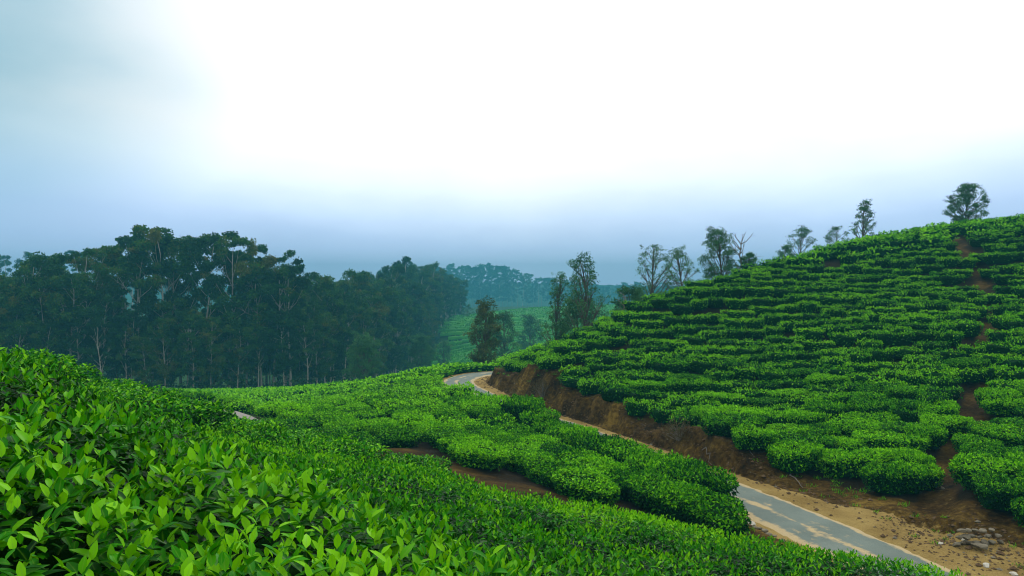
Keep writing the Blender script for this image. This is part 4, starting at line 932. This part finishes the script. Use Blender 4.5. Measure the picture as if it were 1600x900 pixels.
# small loose stones and clods
ga = Acc()
ico = np.array([(0, 0, 1), (.9, 0, .3), (.3, .85, .3), (-.7, .5, .3), (-.7, -.5, .3), (.3, -.85, .3), (0, 0, -.4)]); it = [(0, 1, 2), (0, 2, 3), (0, 3, 4), (0, 4, 5), (0, 5, 1), (6, 2, 1), (6, 3, 2), (6, 4, 3), (6, 5, 4), (6, 1, 5)]
ng = 0
while ng < 4200:
    s = random.uniform(8, Rlen[-1] - 8); x0 = np.interp(s, Rlen, ROADP[:, 0]); y0 = np.interp(s, Rlen, ROADP[:, 1])
    i = int(np.clip(np.searchsorted(Rlen, s), 1, len(rnm) - 1)); shv = float(np.interp(y0, [12, 18, 22, 26, 32], [2.6, 2.4, 1.6, .75, .55]))
    off = (RW + shv + random.gauss(0.1, 0.35)) if random.random() < 0.75 else random.choice([-1, 1]) * (RW + random.uniform(0.1, 0.8 if random.random() < .6 else 3.5))
    if ng > 2600: off = RW + shv + random.uniform(0.1, 1.3)
    if ng <= 2600 and random.random() < 0.2: x, y = PX(random.uniform(1440, 1600), random.uniform(19, 21.5)), random.uniform(18.6, 23)
    else: x, y = x0 + rnm[i][0] * off, y0 + rnm[i][1] * off
    if y > 70: continue
    if abs(polydist(ROADP, np.array([x]), np.array([y]))[0][0]) < RW + .1 and random.random() < .9: continue
    sz = random.uniform(0.012, 0.045) * (1 + 1.2 * (random.random() < .12)); a_ = random.uniform(0, 6.28); ca, sa_ = math.cos(a_), math.sin(a_)
    v = ico * [sz * random.uniform(.8, 1.4), sz, sz * random.uniform(.6, 1)]; v = np.c_[v[:, 0] * ca - v[:, 1] * sa_ + x, v[:, 0] * sa_ + v[:, 1] * ca + y, v[:, 2] + g1(x, y)]
    ga.add(v, it, 0.5, 0 if random.random() < .93 else 1); ng += 1
tag(obj('gravel', ga.mesh('gravel', [M['clod'], M['rock']])), 'loose gravel and clods along the road verges and bank foot', 'gravel', kind='stuff')
# grass tufts on verges
ta = Acc()
for k in range(500):
    s = random.uniform(10, 60); x0 = np.interp(s, Rlen, ROADP[:, 0]); y0 = np.interp(s, Rlen, ROADP[:, 1]); i = int(np.clip(np.searchsorted(Rlen, s), 1, len(rnm) - 1))
    off = -(RW + random.uniform(0.35, 1.6)) if random.random() < .6 else RW + random.uniform(1.4, 3.2)
    x, y = x0 + rnm[i][0] * off, y0 + rnm[i][1] * off; m = 16; p = np.array([x, y, g1(x, y)]) + rng.normal(0, .07, (m, 3)) * [1, 1, 0]
    leaves(p, dirs(m, 1.8), dirs(m, 0.3), rng.uniform(.06, .16, m), .014, rng.uniform(.2, .9, m), ta)
tag(obj('grass', ta.mesh('grass', [M['tea']])), 'small grass tufts along the verges and on the bank', 'grass', kind='stuff')

# ------------------------------------------------------------------ haze
hb = bpy.data.meshes.new('haze')
x0, x1, y0, y1, z0, z1 = -562, 562, -72, 1012, float(Hh.min()) - 1.0, 30
z1 = max(z1, float(Hh.max()) + 1)
vs = [(x, y, z) for x in (x0, x1) for y in (y0, y1) for z in (z0, z1)]
hb.from_pydata(vs, [], [(0, 1, 3, 2), (4, 6, 7, 5), (0, 4, 5, 1), (2, 3, 7, 6), (0, 2, 6, 4), (1, 5, 7, 3)]); hb.update()
hm = bpy.data.materials.new('haze_air'); hm.use_nodes = True; hn = hm.node_tree; hn.nodes.clear()
pv = N(hn, 'ShaderNodeVolumePrincipled'); pv.inputs['Color'].default_value = (0.085, 0.40, 0.53, 1); pv.inputs['Density'].default_value = 0.00125; pv.inputs['Anisotropy'].default_value = 0.1
ho = N(hn, 'ShaderNodeOutputMaterial'); L(hn, pv.outputs[0], ho.inputs['Volume'])
hb.materials.append(hm)
tag(obj('haze', hb), 'thin blue haze filling the valley air', 'haze', kind='stuff')
print('counts', 'cells', NB, 'single', len(single), 'bushes', len(B), 'ftrees', len(ftrees), 'ridge', len(rx), 'leafparts', int(is_part.sum()), 'stuff tris', len(np.concatenate(stuffA.T)), 'H range', Hh.min(), Hh.max(), 'vis', int(vis.sum()))
tot = sum(len(o.data.polygons) for o in set(bpy.data.objects) if o.type == 'MESH' and o.data.users == 1) ; print('polys unique', tot, 'leaves', len(lpx))
